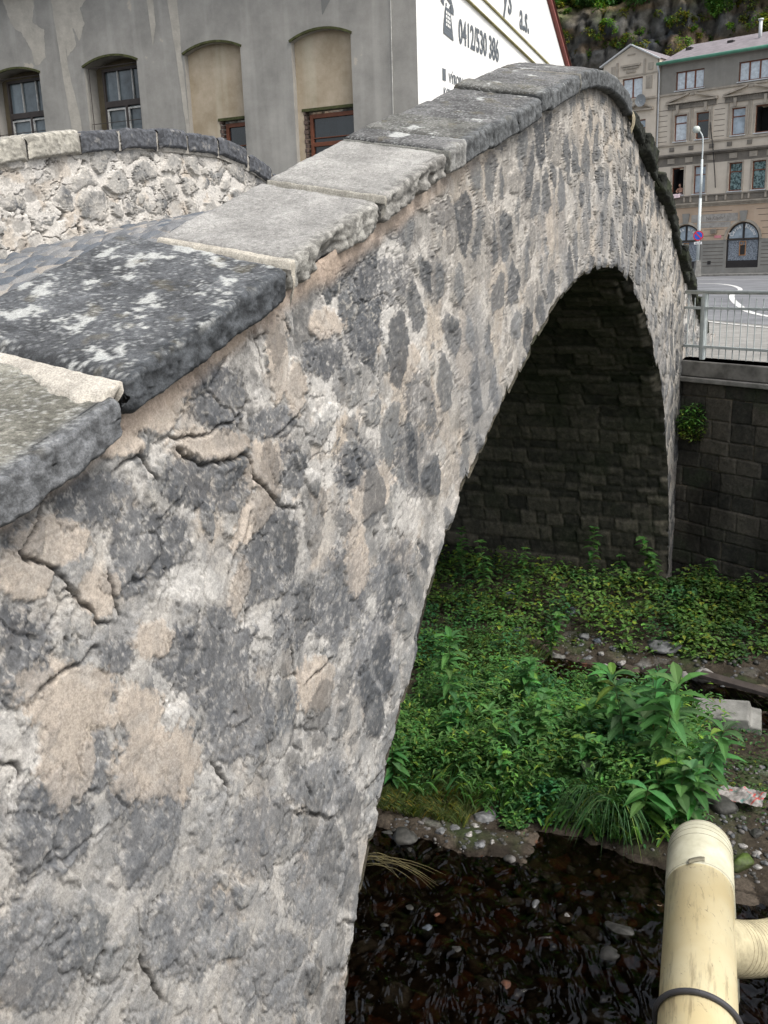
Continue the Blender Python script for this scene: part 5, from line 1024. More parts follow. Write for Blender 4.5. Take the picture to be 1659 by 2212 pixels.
for (a, b, zs, k) in wins:
    # mossy drip mould over the arch
    ap_ = arch_poly(a-.03, b+.03, zs-.02, zs, .16)[2:]; mb = MB()
    for p_, q_ in zip(ap_[:-1], ap_[1:]): mb.beam((p_[0], -.012, p_[1]+.02), (q_[0], -.012, q_[1]+.02), .045, .05)
    mb.build('arch_mould', M['mossd'], FA)
    if k == 'p':
        x0 = -4.66 if a < -4 else -2.60; zt_ = 3.0; xr = b-.005
        P_, T_ = fill_holes([(a, .6), (b, .6), (b, zs+.3), (a, zs+.3)], [[(x0, .7), (xr, .7), (xr, zt_), (x0, zt_)]]); mb = MB(); mb.add([(x, .13, z) for x, z in P_], T_); mb.build('blind_panel', M['fochre'], FA)
        mb = MB()
        mb.box(x0-.04, xr, .115, .3, zt_-.015, zt_+.04); mb.build('broken_lintel', M['mossd'], FA); mb = MB()
        for q in range(16): z_ = zt_-.09*q; mb.box(x0-.01, x0+.03+.010*((q*5) % 3), .124+.008*(q % 2), .3, z_-.075, z_-.005)
        mb.build('broken_brick_edge', M['brick'], FA)
        mb = MB(); X0, X1, Z0, Z1 = x0+.09, xr-.01, .75, zt_-.07
        for bx_ in [(X0, X0+.07, Z0, Z1), (X1-.07, X1, Z0, Z1), (X0+.07, X1-.07, Z1-.08, Z1), (X0+.07, X1-.07, Z1-.62, Z1-.54), (X0+.07, X1-.07, Z1-.47-.0, Z1-.45), ((X0+X1)/2-.03, (X0+X1)/2+.03, Z0, Z1-.62)]: mb.box(bx_[0], bx_[1], .20, .27, bx_[2], bx_[3])
        w = mb.build('window', M['brown'], FA, .004); mb = MB(); mb.sheet(X0, X1, Z0, Z1, .25); mb.build('pane', M['glass'], w)
    else:
        x0, x1 = a+.25, b; zt_ = zs-.02
        mb = MB(); mb.sheet(a, b, .6, zs+.3, .40); mb.build('recess_back', plain('olive_reveal', (.15, .125, .08), .9, .2, 4, .2), FA)
        mb = MB()
        for bx_ in [(x0, x0+.05, .8, zt_), (x1-.06, x1, .8, zt_), (x0+.05, x1-.06, zt_-.06, zt_), (x0+.05, x1-.06, 3.56, 3.68), (x0+.05, x1-.06, .8, .88), ((x0+x1)/2-.03, (x0+x1)/2+.03, .88, 3.56)]: mb.box(bx_[0], bx_[1], .28, .36, bx_[2], bx_[3])
        w = mb.build('window', M['dkframe'], FA); mb = MB()
        for q in (1/3, 2/3): xx = x0+(x1-x0)*q; mb.box(xx-.012, xx+.012, .30, .34, 3.68, zt_-.06)
        for xa, xb in ((x0+.05, (x0+x1)/2-.03), ((x0+x1)/2+.03, x1-.06)):
            for bx_ in [(xa, xa+.035, .9, 3.52), (xb-.035, xb, .9, 3.52), (xa+.035, xb-.035, 3.485, 3.52), (xa+.035, xb-.035, 2.2, 2.23)]: mb.box(bx_[0], bx_[1], .29, .33, bx_[2], bx_[3])
        mb.build('glazing_bars', M['wframe'], w); mb = MB(); mb.sheet(x0, x1, .8, zt_, .345); mb.build('pane', M['oldglass'], w)
        mb = MB()
        for z_ in (1.6, 2.4, 3.2): mb.tube([(a+.02, .06, z_), (b-.02, .06, z_)], .008, 5)
        for x_ in (a+.08, b-.04): mb.tube([(x_, .06, .9), (x_, .06, zs-.02)], .010, 5)
        mb.tube([(a+.08, .06, zs-.02), (b-.04, .06, zs-.02)], .01, 5); mb.build('window_guard', M['dkframe'], w)
# pale pilaster strips and peeled patches (thin raised render)
def ragged(pts, seed, n=160, amp=.07):
    P = np.array(pts+[pts[0]], float); d = np.concatenate([[0], np.cumsum(np.hypot(*np.diff(P, axis=0).T))]); t = np.linspace(0, d[-1], n, endpoint=False); x = np.interp(t, d, P[:, 0]); z = np.interp(t, d, P[:, 1])
    return [(float(a), float(b)) for a, b in zip(x+amp*fbm(t, 0, 0, 2.5, 5, .65, seed=seed), z+amp*1.3*fbm(t, 7, 0, 2.5, 5, .65, seed=seed+3))]
def flake(name, pts, y, mat, seed, amp=.07):
    poly = ragged(pts, seed, amp=amp); P, T = fill_holes(poly, []); T = [t if ((P[t[1]][0]-P[t[0]][0])*(P[t[2]][1]-P[t[0]][1])-(P[t[1]][1]-P[t[0]][1])*(P[t[2]][0]-P[t[0]][0])) > 0 else (t[0], t[2], t[1]) for t in T]
    mb = MB(); mb.add([(x, y, z) for x, z in P], T); return mb.build(name, mat, FA)
flake('washed_streak', [(-8.86, 6.2), (-8.58, 6.2), (-8.55, 4.4), (-8.35, 3.4), (-8.30, 2.2), (-8.55, 2.2), (-8.72, 4.2)], -.004, M['peel'], 11, .03)
flake('washed_streak', [(-5.75, 6.2), (-5.42, 6.2), (-5.42, 4.4), (-5.35, 2.4), (-5.42, 2.4), (-5.55, 4.2)], -.004, M['peel'], 12, .03)
flake('washed_streak', [(-6.25, 6.2), (-6.05, 6.2), (-6.03, 5.0), (-6.15, 4.6)], -.005, M['peel'], 13, .02)
flake('washed_streak', [(-2.08, 6.2), (-1.72, 6.2), (-1.75, 5.0), (-2.0, 4.7)], -.005, stucco('washed_render', (.20, .20, .19), (.25, .25, .235)), 13, .02)
flake('peeled_patch', [(-10.3, 6.1), (-9.3, 6.15), (-9.45, 5.5), (-9.1, 5.3), (-9.2, 4.7), (-9.5, 4.55), (-9.6, 5.0), (-9.85, 5.35), (-10.1, 5.6)], -.003, M['peel'], 15, .13)
flake('peeled_patch', [(-8.7, 6.1), (-7.8, 6.1), (-7.7, 5.85), (-8.05, 5.6), (-7.95, 5.25), (-8.15, 4.95), (-8.3, 5.3), (-8.25, 4.9), (-8.55, 4.6)], -.0035, M['peel'], 16, .11)
mb = MB(); mb.box(-15, .25, -.3, .1, 6.3, 6.45); mb.build('eaves', plain('dark_eaves', (.05, .045, .04), .8, .2, 5, 0), FA)
mb = MB(); mb.tube([(-.52, -.02, -1), (-.53, -.02, 2.5), (-.50, -.02, 6.2)], .008, 5); mb.build('lightning_cable', M['wframe'], FA)
# gable wall on x=0, running +y; outline (y,z)
gb = MB(); poly = [(0.002, -2), (10.55, -2), (10.55, 4.94), (4.4, 9.4), (0.002, 6.3)]; gb.add([(.0, y, z) for y, z in poly], [(0, 1, 2, 3, 4)]); gb.build('gable_wall', M['fwhite'], FA)
GZ = lambda y: 5.14-.11*(y-3.51)
M['olive'] = plain('olive_stain', (.22, .20, .09), .9, .3, 5, .2)
mb = MB(); mb.add([(.06, 0, GZ(0)), (.06, 10.3, GZ(10.3)), (.06, 10.3, GZ(10.3)+.22), (.06, 0, GZ(0)+.25), (0.0, 0, GZ(0)), (0.0, 10.3, GZ(10.3)), (0.0, 10.3, GZ(10.3)+.22), (0.0, 0, GZ(0)+.25)], [(0, 1, 2, 3), (4, 5, 1, 0), (3, 2, 6, 7)]); mb.build('string_band', M['fwhite'], FA)
mb = MB(); mb.beam((.045, 0, GZ(0)+.27), (.045, 10.3, GZ(10.3)+.245), .04, .10); mb.beam((.03, 0, GZ(0)-.015), (.03, 10.3, GZ(10.3)-.015), .022, .07); mb.build('band_edges', M['olive'], FA)
M['red'] = plain('red_verge', (.20, .06, .05), .6, .2, 5, .1); mb = MB(); mb.beam((.04, 4.4, 9.48), (.04, 10.75, 4.89), .12, .12); mb.beam((.04, 4.4, 9.48), (.04, -.3, 6.18), .12, .12); mb.build('verge_board', M['red'], FA)
mb = MB(); mb.add([(.14, 10.75, 4.98), (.14, 4.4, 9.58), (-15, 4.4, 9.58), (-15, 10.75, 4.98)], [(0, 1, 2, 3)]); mb.add([(.14, -.35, 6.25), (.14, 4.4, 9.58), (-15, 4.4, 9.58), (-15, -.35, 6.25)], [(3, 2, 1, 0)]); mb.build('roof', plain('roof_red', (.16, .06, .045), .8, .3, 4, .3), FA)
R90 = (math.pi/2, 0, math.pi/2)
def gt(txt, y, z, h, xs, bold=0, shear=0, mat=None): return text_mesh('lettering', txt, h/.72, mat or M['sign'], FA, (.012, y, z), R90, xs, shear, bold, .003)
gt('0412/530 386', 2.17, 4.33, .47, .70, .012)
gt('VÝROBA', 1.58, 3.47, .20, .8); gt('KOVOVÝCH', 1.28, 3.16, .20, .8)
gt('a.s.', 6.25, 5.33, .62, .72, .012); gt('ys', 5.0, 5.50, .80, .72, .01, .12)
mb = MB(); mb.box(.002, .012, 1.25, 1.42, 3.48, 3.70); mb.build('bullet_mark', M['sign'], FA)
mb = MB()   # telephone emblem
def gpoly(pts): mb.add([(.014, y, z) for y, z in pts], [tuple(range(len(pts)))])
for q in ([(1.33, 4.36), (1.88, 4.30), (1.84, 4.42), (1.33, 4.48)], [(1.33, 4.482), (1.84, 4.422), (1.72, 4.84), (1.45, 4.87)], [(1.47, 4.88), (1.53, 4.875), (1.53, 4.94), (1.47, 4.945)], [(1.66, 4.855), (1.71, 4.85), (1.71, 4.91), (1.66, 4.915)],
          [(1.22, 4.92), (1.38, 4.86), (1.38, 4.95), (1.30, 5.10), (1.24, 5.08)], [(1.302, 5.105), (1.382, 4.97), (1.52, 5.02), (1.56, 5.13), (1.42, 5.18)], [(1.522, 5.022), (1.72, 4.96), (1.84, 4.98), (1.74, 5.09), (1.562, 5.132)], [(1.722, 4.955), (1.75, 4.80), (1.90, 4.78), (1.91, 4.88), (1.842, 4.977)]): gpoly(q)
mb.build('telephone_emblem', M['sign'], FA)
mb = MB()
for r_ in range(4):
    for c_ in range(3): y0 = 1.465+c_*.085; z0 = 4.52+r_*.075-.02*c_*.4; mb.add([(.018, y0, z0), (.018, y0+.058, z0-.006), (.018, y0+.058, z0+.045), (.018, y0, z0+.05)], [(0, 1, 2, 3)])
mb.build('keypad', M['fwhite'], FA)

# ================================================================== apartment house (right)
K = 1.057
AP = thing('apartment_house', 'ornate four storey corner apartment house in sooty beige stucco with brown windows', 'apartment house', (19.47*K, 70*K, 0), math.atan2(-.656, .754))
M['beige'] = stucco('beige_stucco', (.52, .46, .38), (.68, .61, .51), None, streak=-.0, scale=.5); M['abtop'] = stucco('grey_top_render', (.22, .21, .19), (.32, .305, .27), None, streak=.1, scale=.5)
M['sooty'] = stucco('sooty_stucco', (.13, .12, .105), (.28, .25, .21), None, streak=.1, scale=.7); M['orange'] = stucco('orange_stucco', (.48, .36, .26), (.58, .45, .34), None, streak=.05, scale=.6)
M['gbase'] = stucco('grey_base', (.22, .215, .20), (.33, .32, .29), None, streak=.1, scale=.6); M['trim'] = stucco('trim', (.28, .25, .21), (.46, .41, .34), None, streak=.2, scale=2)
M['joint'] = plain('groove', (.10, .085, .07), .9, .2, 3, 0); M['slate'] = plain('slate_roof', (.21, .19, .20), .9, .2, 2, .4); M['greeng'] = plain('green_gutter', (.10, .30, .20), .5, .15, 3, 0); M['zinc'] = plain('zinc', (.55, .57, .58), .5, .1, 3, 0)
M['curtain'] = plain('net_curtain', (.60, .66, .70), .8, .2, 5, .1); M['black'] = plain('dark_interior', (.012, .012, .013), .9, .1, 3, 0); M['dglass'] = plain('painted_reflection_glass', (.34, .41, .47), .15, .25, 2, 0, spec=.8)  # dglass: pale blue reflection painted in as the pane's base colour
k_ = lambda v: v*K
UR = 20.0
g1 = [(u0*K, u1*K, 7.05*K, 8.70*K) for u0, u1 in ((1.12, 2.0), (2.62, 3.50), (5.0, 5.9), (6.52, 7.42), (8.95, 9.85), (10.45, 11.35))]
g2 = [(u0*K, u1*K, 3.62*K, 5.38*K) for u0, u1 in ((1.09, 1.94), (2.62, 3.45), (5.0, 5.88), (6.52, 7.40), (8.95, 9.85), (10.45, 11.35))]
g3 = [(u0*K, u1*K, 10.22*K, 11.38*K) for u0, u1 in ((1.1, 3.04), (5.3, 7.3), (9.2, 11.2))]
garch = [(c-1.08, c+1.08) for c in (2.24, 6.16, 10.1)]
rect = lambda a, b, c, d: [(a, c), (b, c), (b, d), (a, d)]
wall_with_holes([(0, -1.8), (UR, -1.8), (UR, .58*K), (0, .58*K)], [], .3)
def band(name, z0, z1, mat, holes, y=0):
    w = wall_with_holes([(.0, z0), (UR, z0), (UR, z1), (0, z1)], holes, .25); o = w.build(name, mat, AP); o.location = (0, y, 0); return o
z_a = .57*K
lowh = [[(a*K, -1.25*K), (b*K, -1.25*K), (b*K, z_a-.004), (a*K, z_a-.004)] for a, b in garch]
band('ground_floor_base', -1.8, z_a, M['gbase'], lowh)
def half(a, b, n=14):
    c = (a+b)/2*K; r = (b-a)/2*K; return [(c-r, z_a+.004), (c+r, z_a+.004)]+[(c+r*math.cos(t), z_a+.004+r*math.sin(t)) for t in np.linspace(0, math.pi, n)[1:-1]]
band('ground_floor_wall', z_a, 2.75*K, M['orange'], [half(a, b) for a, b in garch])
band('first_floor_wall', 2.75*K, 5.5*K, M['beige'], [rect(*w) for w in g2])
band('frieze', 5.5*K, 6.12*K, M['sooty'], [])
band('second_floor_wall', 6.12*K, 10.05*K, M['beige'], [rect(*w) for w in g1])
band('attic_wall', 10.05*K, 12.02*K, M['abtop'], [rect(*w) for w in g3])
def trimbox(name, lst, mat, bevel=0):
    if name in ('cornice', 'wall_grooves'):
        mb = MB()
        for b in lst: mb.box(b[0]*K, b[1]*K, b[4], b[5], b[2]*K, b[3]*K)
        return mb.build(name, mat, AP, bevel)
    for b in lst: MB().box(b[0]*K, b[1]*K, b[4], b[5], b[2]*K, b[3]*K).build(name, mat, AP, bevel)
trimbox('cornice', [(0, UR/K, 2.95, 3.03, -.30, .01), (0, UR/K, 2.86, 2.95, -.2, .01), (0, UR/K, 2.76, 2.86, -.1, .01)], M['trim'])
trimbox('sill_course', [(0, UR/K, 3.44, 3.52, -.14, .01)], M['sooty']); trimbox('plinth_panel', [(0, UR/K, 3.06, 3.42, -.04, .01)], M['sooty'])
trimbox('cornice', [(0, UR/K, 6.14, 6.24, -.32, .01), (0, UR/K, 6.06, 6.14, -.2, .01)], M['sooty']); trimbox('sill_course', [(0, UR/K, 6.80, 6.90, -.12, .01)], M['trim'])
trimbox('string_course', [(0, UR/K, 9.98, 10.1, -.10, .01)], M['trim'])
trimbox('panel_moulding', [(u, u+.5, 5.66, 5.98, -.05, .0) for u in (.75, 2.0, 3.5, 5.0, 6.3, 7.4, 8.9, 10.3)], M['trim'])
trimbox('panel_moulding', [(u, u+.32, 6.42, 6.68, -.05, .0) for u in (.85, 2.2, 3.6, 4.8, 6.1, 7.5, 8.9, 10.2)], M['sooty'])
trimbox('console', [(u-.06, u+.06, 3.1, 3.44, -.12, .0) for u in (.7, 1.0, 2.05, 2.5, 3.6, 4.3, 4.9, 6.0, 6.42, 7.5)], M['trim'])
# rustication grooves
gr = []
for z in np.arange(7.1, 9.3, .33):
    for a, b in ((0, .62), (3.85, 4.55), (7.75, 8.5), (11.7, 12.5)): gr.append((a, b, z-.016, z+.016, -.006, .004))
for z in np.arange(-1.1, .5, .235):
    for a, b in ((0, 1.0), (3.5, 4.9), (7.4, 8.85), (11.3, 13)): gr.append((a, b, z-.018, z+.018, -.006, .004))
for z in (.85, 1.25, 1.65, 2.05, 2.42):
    for a, b in ((0, .95+max(0, (z-1.3)*.4)), (3.5-max(0, (z-1.3)*.4), 4.9+max(0, (z-1.3)*.4)), (7.4-max(0, (z-1.3)*.4), 8.8)): gr.append((a, b, z-.016, z+.016, -.006, .004))
trimbox('wall_grooves', gr, M['joint'])
def pane_window(parent, x0, x1, z0, z1, y, kind, parts=1, transom=.68, frame=None, curtain=None, sill=True):
    mb = MB(); f = .075
    for b in [(x0, x0+f, z0, z1), (x1-f, x1, z0, z1), (x0+f, x1-f, z0, z0+f), (x0+f, x1-f, z1-f, z1)]: mb.box(b[0], b[1], y, y+.07, b[2], b[3])
    if transom and kind != 'open': zt = z0+(z1-z0)*transom; mb.box(x0+f, x1-f, y+.002, y+.068, zt-.035, zt+.035)
    for q in range(1, parts): xx = x0+(x1-x0)*q/parts; mb.box(xx-.05, xx+.05, y-.004, y+.074, z0+f, z1-f)
    w = mb.build('window', frame or M['brown'], parent)
    if kind == 'open':
        mb = MB(); mb.box(x0+f, x1-f, y+.9, y+1.0, z0+f, z1-f); mb.box(x0+f-.02, x0+f, y, y+1, z0, z1); mb.box(x1-f, x1-f+.02, y, y+1, z0, z1); mb.build('dark_room', M['black'], w)
    else:
        mb = MB(); mb.sheet(x0+.02, x1-.02, z0+.02, z1-.02, y+.04); mb.build('pane', {'light': M['curtain'], 'refl': M['dglass'], 'dark': M['glass'], 'lace': M['lace']}[kind], w)
    if sill: mb = MB(); mb.box(x0-.06, x1+.06, -.12, y+.02, z0-.07, z0-.005); mb.build('sill', M['zinc'], w)
    return w
M['lace'] = plain('lace_curtain', (.05, .09, .09), .6, .3, 9, 0, c2=(.20, .30, .30), thr=(.45, .55))
for w, k in zip(g1, ['light', 'dark', 'refl', 'open', 'refl', 'light']): pane_window(AP, *w, .12, k)
for w, k in zip(g2, ['open', 'refl', 'lace', 'lace', 'lace', 'refl']): pane_window(AP, *w, .12, k)
for w in g3: pane_window(AP, *w, .12, 'light', 3, None)
def surround(x0, x1, z0, z1):
    mb = MB(); t = .10
    for b in [(x0-t, x0, z0, z1), (x1, x1+t, z0, z1), (x0-t, x1+t, z1, z1+t)]: mb.box(b[0], b[1], -.05, .0, b[2], b[3])
    mb.build('window_surround', M['trim'], AP)
for w in g1+g2: surround(*w)
for u0 in (.54, 4.42, 8.35):
    a, b = u0*K, (u0+3.53)*K; c = (a+b)/2; z0, z1 = 9.40*K, 9.94*K
    mb = MB(); mb.box(a, b, -.28, .0, z0, z0+.09); mb.beam((a+.02, -.13, z0+.13), (c-.25, -.13, z1-.02), .10, .24); mb.beam((b-.02, -.13, z0+.13), (c+.25, -.13, z1-.02), .10, .24); mb.box(c-.17, c+.17, -.1, 0, z1-.12, z1+.1)
    mb.build('pediment', M['trim'], AP)
    mb = MB(); mb.box(a+.12, b-.12, -.10, 0, z0-.36, z0-.02)
    for q in range(18): xx = a+.2+(b-a-.4)*q/17; mb.box(xx-.03, xx+.03, -.14, -.10, z0-.2, z0-.04)
    mb.build('pediment_frieze', M['sooty'], AP)
    for xx in (a+.78*K+.02, b-.78*K-.02): MB().prism([(xx-.07, z0-.66), (xx+.07, z0-.66), (xx+.11, z0-.1), (xx-.11, z0-.1)], -.16, -.005).build('keystone', M['trim'], AP)
    for xx in (a+.35, c-.12, c+.04, b-.43): MB().box(xx, xx+.08, -.06, .0, 7.0*K, z0-.38).build('pilaster', M['trim'], AP)
# arched shop windows
M['shopf'] = plain('dark_shop_frame', (.025, .022, .022), .5, .2, 5, 0); M['poster'] = plain('sign_orange', (.45, .22, .09), .6, .15, 5, 0); M['lettering'] = plain('white_lettering', (.75, .76, .76), .6, .05, 5, 0)
for i, (a, b) in enumerate(garch):
    a, b = a*K, b*K; c = (a+b)/2; r = (b-a)/2; y = .10
    mb = MB()
    for bx_ in [(a, a+.10, -1.25*K, z_a), (b-.10, b, -1.25*K, z_a), (a, b, z_a-.06, z_a+.07), (a+.1, b-.1, -1.25*K, -1.12*K), (c-.07, c+.07, z_a+.07, z_a+r-.05)]: mb.box(bx_[0], bx_[1], y, y+.08, bx_[2], bx_[3])
    mb.box(a+.1, b-.1, y+.01, y+.07, -1.12*K, -.78*K)
    t_ = np.linspace(0, math.pi, 17)
    for p_, q_ in zip(t_[:-1], t_[1:]): mb.beam((c+(r-.05)*math.cos(p_), y+.04, z_a+(r-.05)*math.sin(p_)), (c+(r-.05)*math.cos(q_), y+.04, z_a+(r-.05)*math.sin(q_)), .12, .08)
    w = mb.build('shop_window', M['shopf'], AP)
    mb = MB(); P_ = half((a/K), (b/K)); mb.add([(x, y+.05, z) for x, z in P_], [tuple(range(len(P_)))]); mb.build('fanlight_pane', M['dglass'] if i else M['dglass'], w)
    mb = MB(); mb.sheet(a+.05, b-.05, -.8*K, z_a, y+.055); mb.build('pane', plain('shop_net_curtain', (.16, .19, .23), .7, .4, 14, 0, c2=(.34, .38, .43), thr=(.42, .58)), w)
    mb = MB()
    for bx_ in [(c-.25, c-.20, -.50, .28), (c+.16, c+.21, -.50, .47), (c-.2, c+.16, -.50, -.455), (c-.02, c+.16, .425, .47)]: mb.box(bx_[0], bx_[1], y+.0, y+.03, bx_[2], bx_[3])
    mb.tube([(c-.12+.13*math.cos(t), y+.01, .33+.13*math.sin(t)) for t in np.linspace(0, 2*math.pi, 17)], .025, 5, False); mb.build('sign_frame', M['poster'], w)
    mb = MB(); mb.box(c-.2, c+.16, y+.034, y+.045, -.455, .20); mb.build('sign_board', M['shopf'], w)
    # curved lettering on the fanlight
    txt = [('Resta', 'urace'), ('Černé', 'Kladno'), ('', '')][i]
    for word, th0, th1 in ((txt[0], 158, 108), (txt[1], 76, 22)):
        for j, ch in enumerate(word):
            th = math.radians(th0+(th1-th0)*(j+.0)/(max(1, len(word)-1))); rr_ = r*.66; o = text_mesh('lettering', ch, .40 if ch.isupper() else .34, M['lettering'], w, (c+rr_*math.cos(th), y-.01, z_a+rr_*math.sin(th)), (math.pi/2, 0, 0), .85, 0, .012, .003, 'CENTER'); o.rotation_euler = (math.pi/2, -(th-math.pi/2)*1.0, 0)
    mb = MB()
    for p_, q_ in zip(t_[:-1], t_[1:]): mb.beam((c+(r+.11)*math.cos(p_), -.04, z_a+(r+.11)*math.sin(p_)), (c+(r+.11)*math.cos(q_), -.04, z_a+(r+.11)*math.sin(q_)), .16, .10)
    mb.build('arch_moulding', M['trim'], AP); mb = MB(); mb.prism([(c-.17, z_a+r+.05), (c+.17, z_a+r+.05), (c+.27, z_a+r+.75), (c-.27, z_a+r+.75)], -.14, -.01); mb.build('keystone', M['gbase'], AP)
mb = MB(); mb.box(2.6*K, 5.75*K, -.02, .0, 1.75*K, 2.25*K); mb.box(3.0*K, 5.3*K, -.018, .0, 1.38*K, 1.72*K); mb.build('faded_sign_panel', plain('faded_sign', (.36, .34, .31), .9, .25, 2.5, .1), AP)
text_mesh('lettering', 'Na Kladně', .34, plain('faded_lettering', (.22, .2, .18), .9, .4, 3, 0), AP, (3.6*K, -.024, 1.88*K), (math.pi/2, 0, 0), .95, .1, .004, .001)
mb = MB(); mb.box(4.05*K, 4.42*K, -.3, -.01, .98*K, 1.28*K); tag(mb.build('wall_lantern', M['sooty'], None, .03), 'small dark box lantern on the wall between the two arched windows', 'lantern')
wl = bpy.data.objects['wall_lantern']; wl.location = AP.location; wl.rotation_euler = AP.rotation_euler
mb = MB(); mb.box(4.25*K, 4.72*K, -.03, -.005, .70*K, .87*K); o = mb.build('pink_notice', plain('pink', (.62, .25, .28), .7, .1, 3, 0)); o.location = AP.location; o.rotation_euler = AP.rotation_euler; tag(o, 'small pink notice on the wall below the lantern', 'notice')
mb = MB(); mb.box(3.85*K, 4.08*K, -.02, -.0, -1.0*K, -.77*K); mb.build('vent_grille', M['shopf'], AP)
trimbox('base_plinth', [(0, UR/K, -1.75, -1.42, -.06, .0)], M['gbase'])
# roof
mb = MB(); zr = 12.02*K; mb.add([(-.1, -.35, zr-.02), (UR, -.35, zr-.02), (UR, 5.2, zr+1.95), (-.1, 5.2, zr+1.95), (UR, 10.5, zr), (-.1, 10.5, zr)], [(0, 1, 2, 3), (3, 2, 4, 5)]); rf = mb.build('roof', M['slate'], AP)
mb = MB(); mb.tube([(-.1, -.42, zr-.03), (UR, -.42, zr-.03)], .11, 8); mb.build('gutter', M['greeng'], AP, smooth=True)
mb = MB(); mb.box(-.05, UR, -.33, 0, zr-.12, zr-.04); mb.build('soffit', M['abtop'], AP)
mb = MB(); mb.tube([(-.03, -.42, zr-.1), (-.02, -.14, zr-.6), (-.02, -.14, 2.0)], .065, 8); mb.build('downpipe', M['zinc'], AP, smooth=True)
for (x, y) in ((5.7, 3.2),): mb = MB(); mb.tube([(x, y, zr+1), (x, y, zr+2.35)], .12, 10); mb.tube([(x, y, zr+2.35), (x, y, zr+2.45)], .18, 10); mb.build('flue_pipe', M['zinc'], rf, smooth=True)
for (x, y) in ((.6, 3.3), (3.6, 3.4)): mb = MB(); mb.box(x-.2, x+.2, y-.2, y+.25, zr+1.13+.0, zr+1.42); mb.build('roof_vent', M['shopf'], rf)
# gabled corner bay (left)
bay = MB(); bp_ = [(-4.1*K, -1.8), (-.1, -1.8), (-.1, 12.42*K), (-2.03*K, 13.40*K), (-4.1*K, 12.42*K)]
w_ = wall_with_holes(bp_, [rect(-2.65*K, -1.15*K, 10.12*K, 11.42*K), rect(-1.75*K, -.85*K, 7.05*K, 8.7*K)], .25); o = w_.build('gable_bay_wall', M['beige'], AP); o.location = (0, -.25, 0)
b2 = MB(); b2.box(-4.1*K, -.1, .0, 8, -1.8, 12.40*K); b2.build('bay_body', M['beige'], AP)
bw_ = pane_window(AP, -2.65*K, -1.15*K, 10.12*K, 11.42*K, -.12, 'light', 2, None); pane_window(AP, -1.75*K, -.85*K, 7.05*K, 8.7*K, -.12, 'refl')
mb = MB(); mb.beam((-4.3*K, -.3, 12.38*K), (-2.03*K, -.3, 13.50*K), .08, .35); mb.beam((.02, -.3, 12.38*K), (-2.03*K, -.3, 13.50*K), .08, .35); mb.build('gable_capping', M['zinc'], AP)
mb = MB(); mb.add([(-4.3*K, -.2, 12.42*K), (-2.03*K, -.2, 13.5*K), (-2.03*K, 6, 13.5*K), (-4.3*K, 6, 12.42*K), (.02, -.2, 12.42*K), (.02, 6, 12.42*K)], [(0, 1, 2, 3), (1, 4, 5, 2)]); mb.build('bay_roof', M['slate'], AP)
trimbox('bay_moulding', [(-2.75, -1.3, 12.15, 12.27, -.38, -.25), (-2.6, -1.45, 12.0, 12.12, -.34, -.25), (-2.35, -1.65, 11.75, 11.93, -.33, -.25), (-3.1, -2.95, 11.5, 12.5, -.31, -.25), (-1.1, -.95, 11.5, 12.5, -.31, -.25), (-3.9, -.15, 11.52, 11.6, -.30, -.25), (-.9, -.45, 10.6, 11.4, -.29, -.25), (-4.0, -.12, 9.95, 10.07, -.36, -.25), (-2.3, -1.75, 12.85, 12.93, -.3, -.25), (-3.5, -3.2, 11.7, 12.3, -.29, -.25), (-.78, -.4, 11.75, 12.2, -.29, -.25), (-4.0, -.12, 6.8, 6.9, -.36, -.25), (-4.0, -.12, 6.14, 6.24, -.45, -.25)], M['trim'])
mb = MB(); a, b, z0 = -2.2*K, -.3*K, 9.25*K; mb.box(a, b, -.5, -.25, z0, z0+.09); mb.beam((a, -.38, z0+.12), ((a+b)/2-.1, -.38, z0+.5), .09, .24); mb.beam((b, -.38, z0+.12), ((a+b)/2+.1, -.38, z0+.5), .09, .24); mb.build('pediment', M['trim'], AP)
# satellite dish on the bay
sdh = thing('satellite_dish', 'grey satellite dish on the gabled bay below its top window', 'satellite dish', (0, 0, 0), 0); sdh.location = AP.matrix_basis@Vector((0, 0, 0)) if 0 else AP.location; sdh.rotation_euler = AP.rotation_euler
mb = MB(); c_ = (-1.05*K, -.75, 9.85*K); R_ = .42
rings = [[(c_[0]+R_*q*math.cos(t), c_[1]+.12*(1-q*q), c_[2]+R_*q*math.sin(t)) for t in np.linspace(0, 2*math.pi, 20, endpoint=False)] for q in (.02, .35, .7, 1)]
vs = [p for r in rings for p in r]; mb.add(vs, [(r*20+j, r*20+(j+1) % 20, (r+1)*20+(j+1) % 20, (r+1)*20+j) for r in range(3) for j in range(20)]); o = mb.build('dish', plain('dish_grey', (.25, .27, .28), .5, .1, 3, 0), sdh, smooth=True)
mb = MB(); mb.tube([(c_[0], c_[1]+.1, c_[2]), (c_[0], -.25, c_[2]-.1)], .03, 6); mb.tube([(c_[0], c_[1]+.08, c_[2]-.4), (c_[0], c_[1]-.35, c_[2]-.1)], .015, 5); mb.build('bracket', M['zinc'], sdh)
# hanging cables on the facade
mb = MB(); mb.tube([(3.65*K, -.16, 8.0*K), (3.95*K, -.2, 6.3*K), (4.15*K, -.16, 4.6*K), (4.2*K, -.14, 3.9*K)], .035, 5); o = mb.build('facade_cable', M['shopf'], AP)
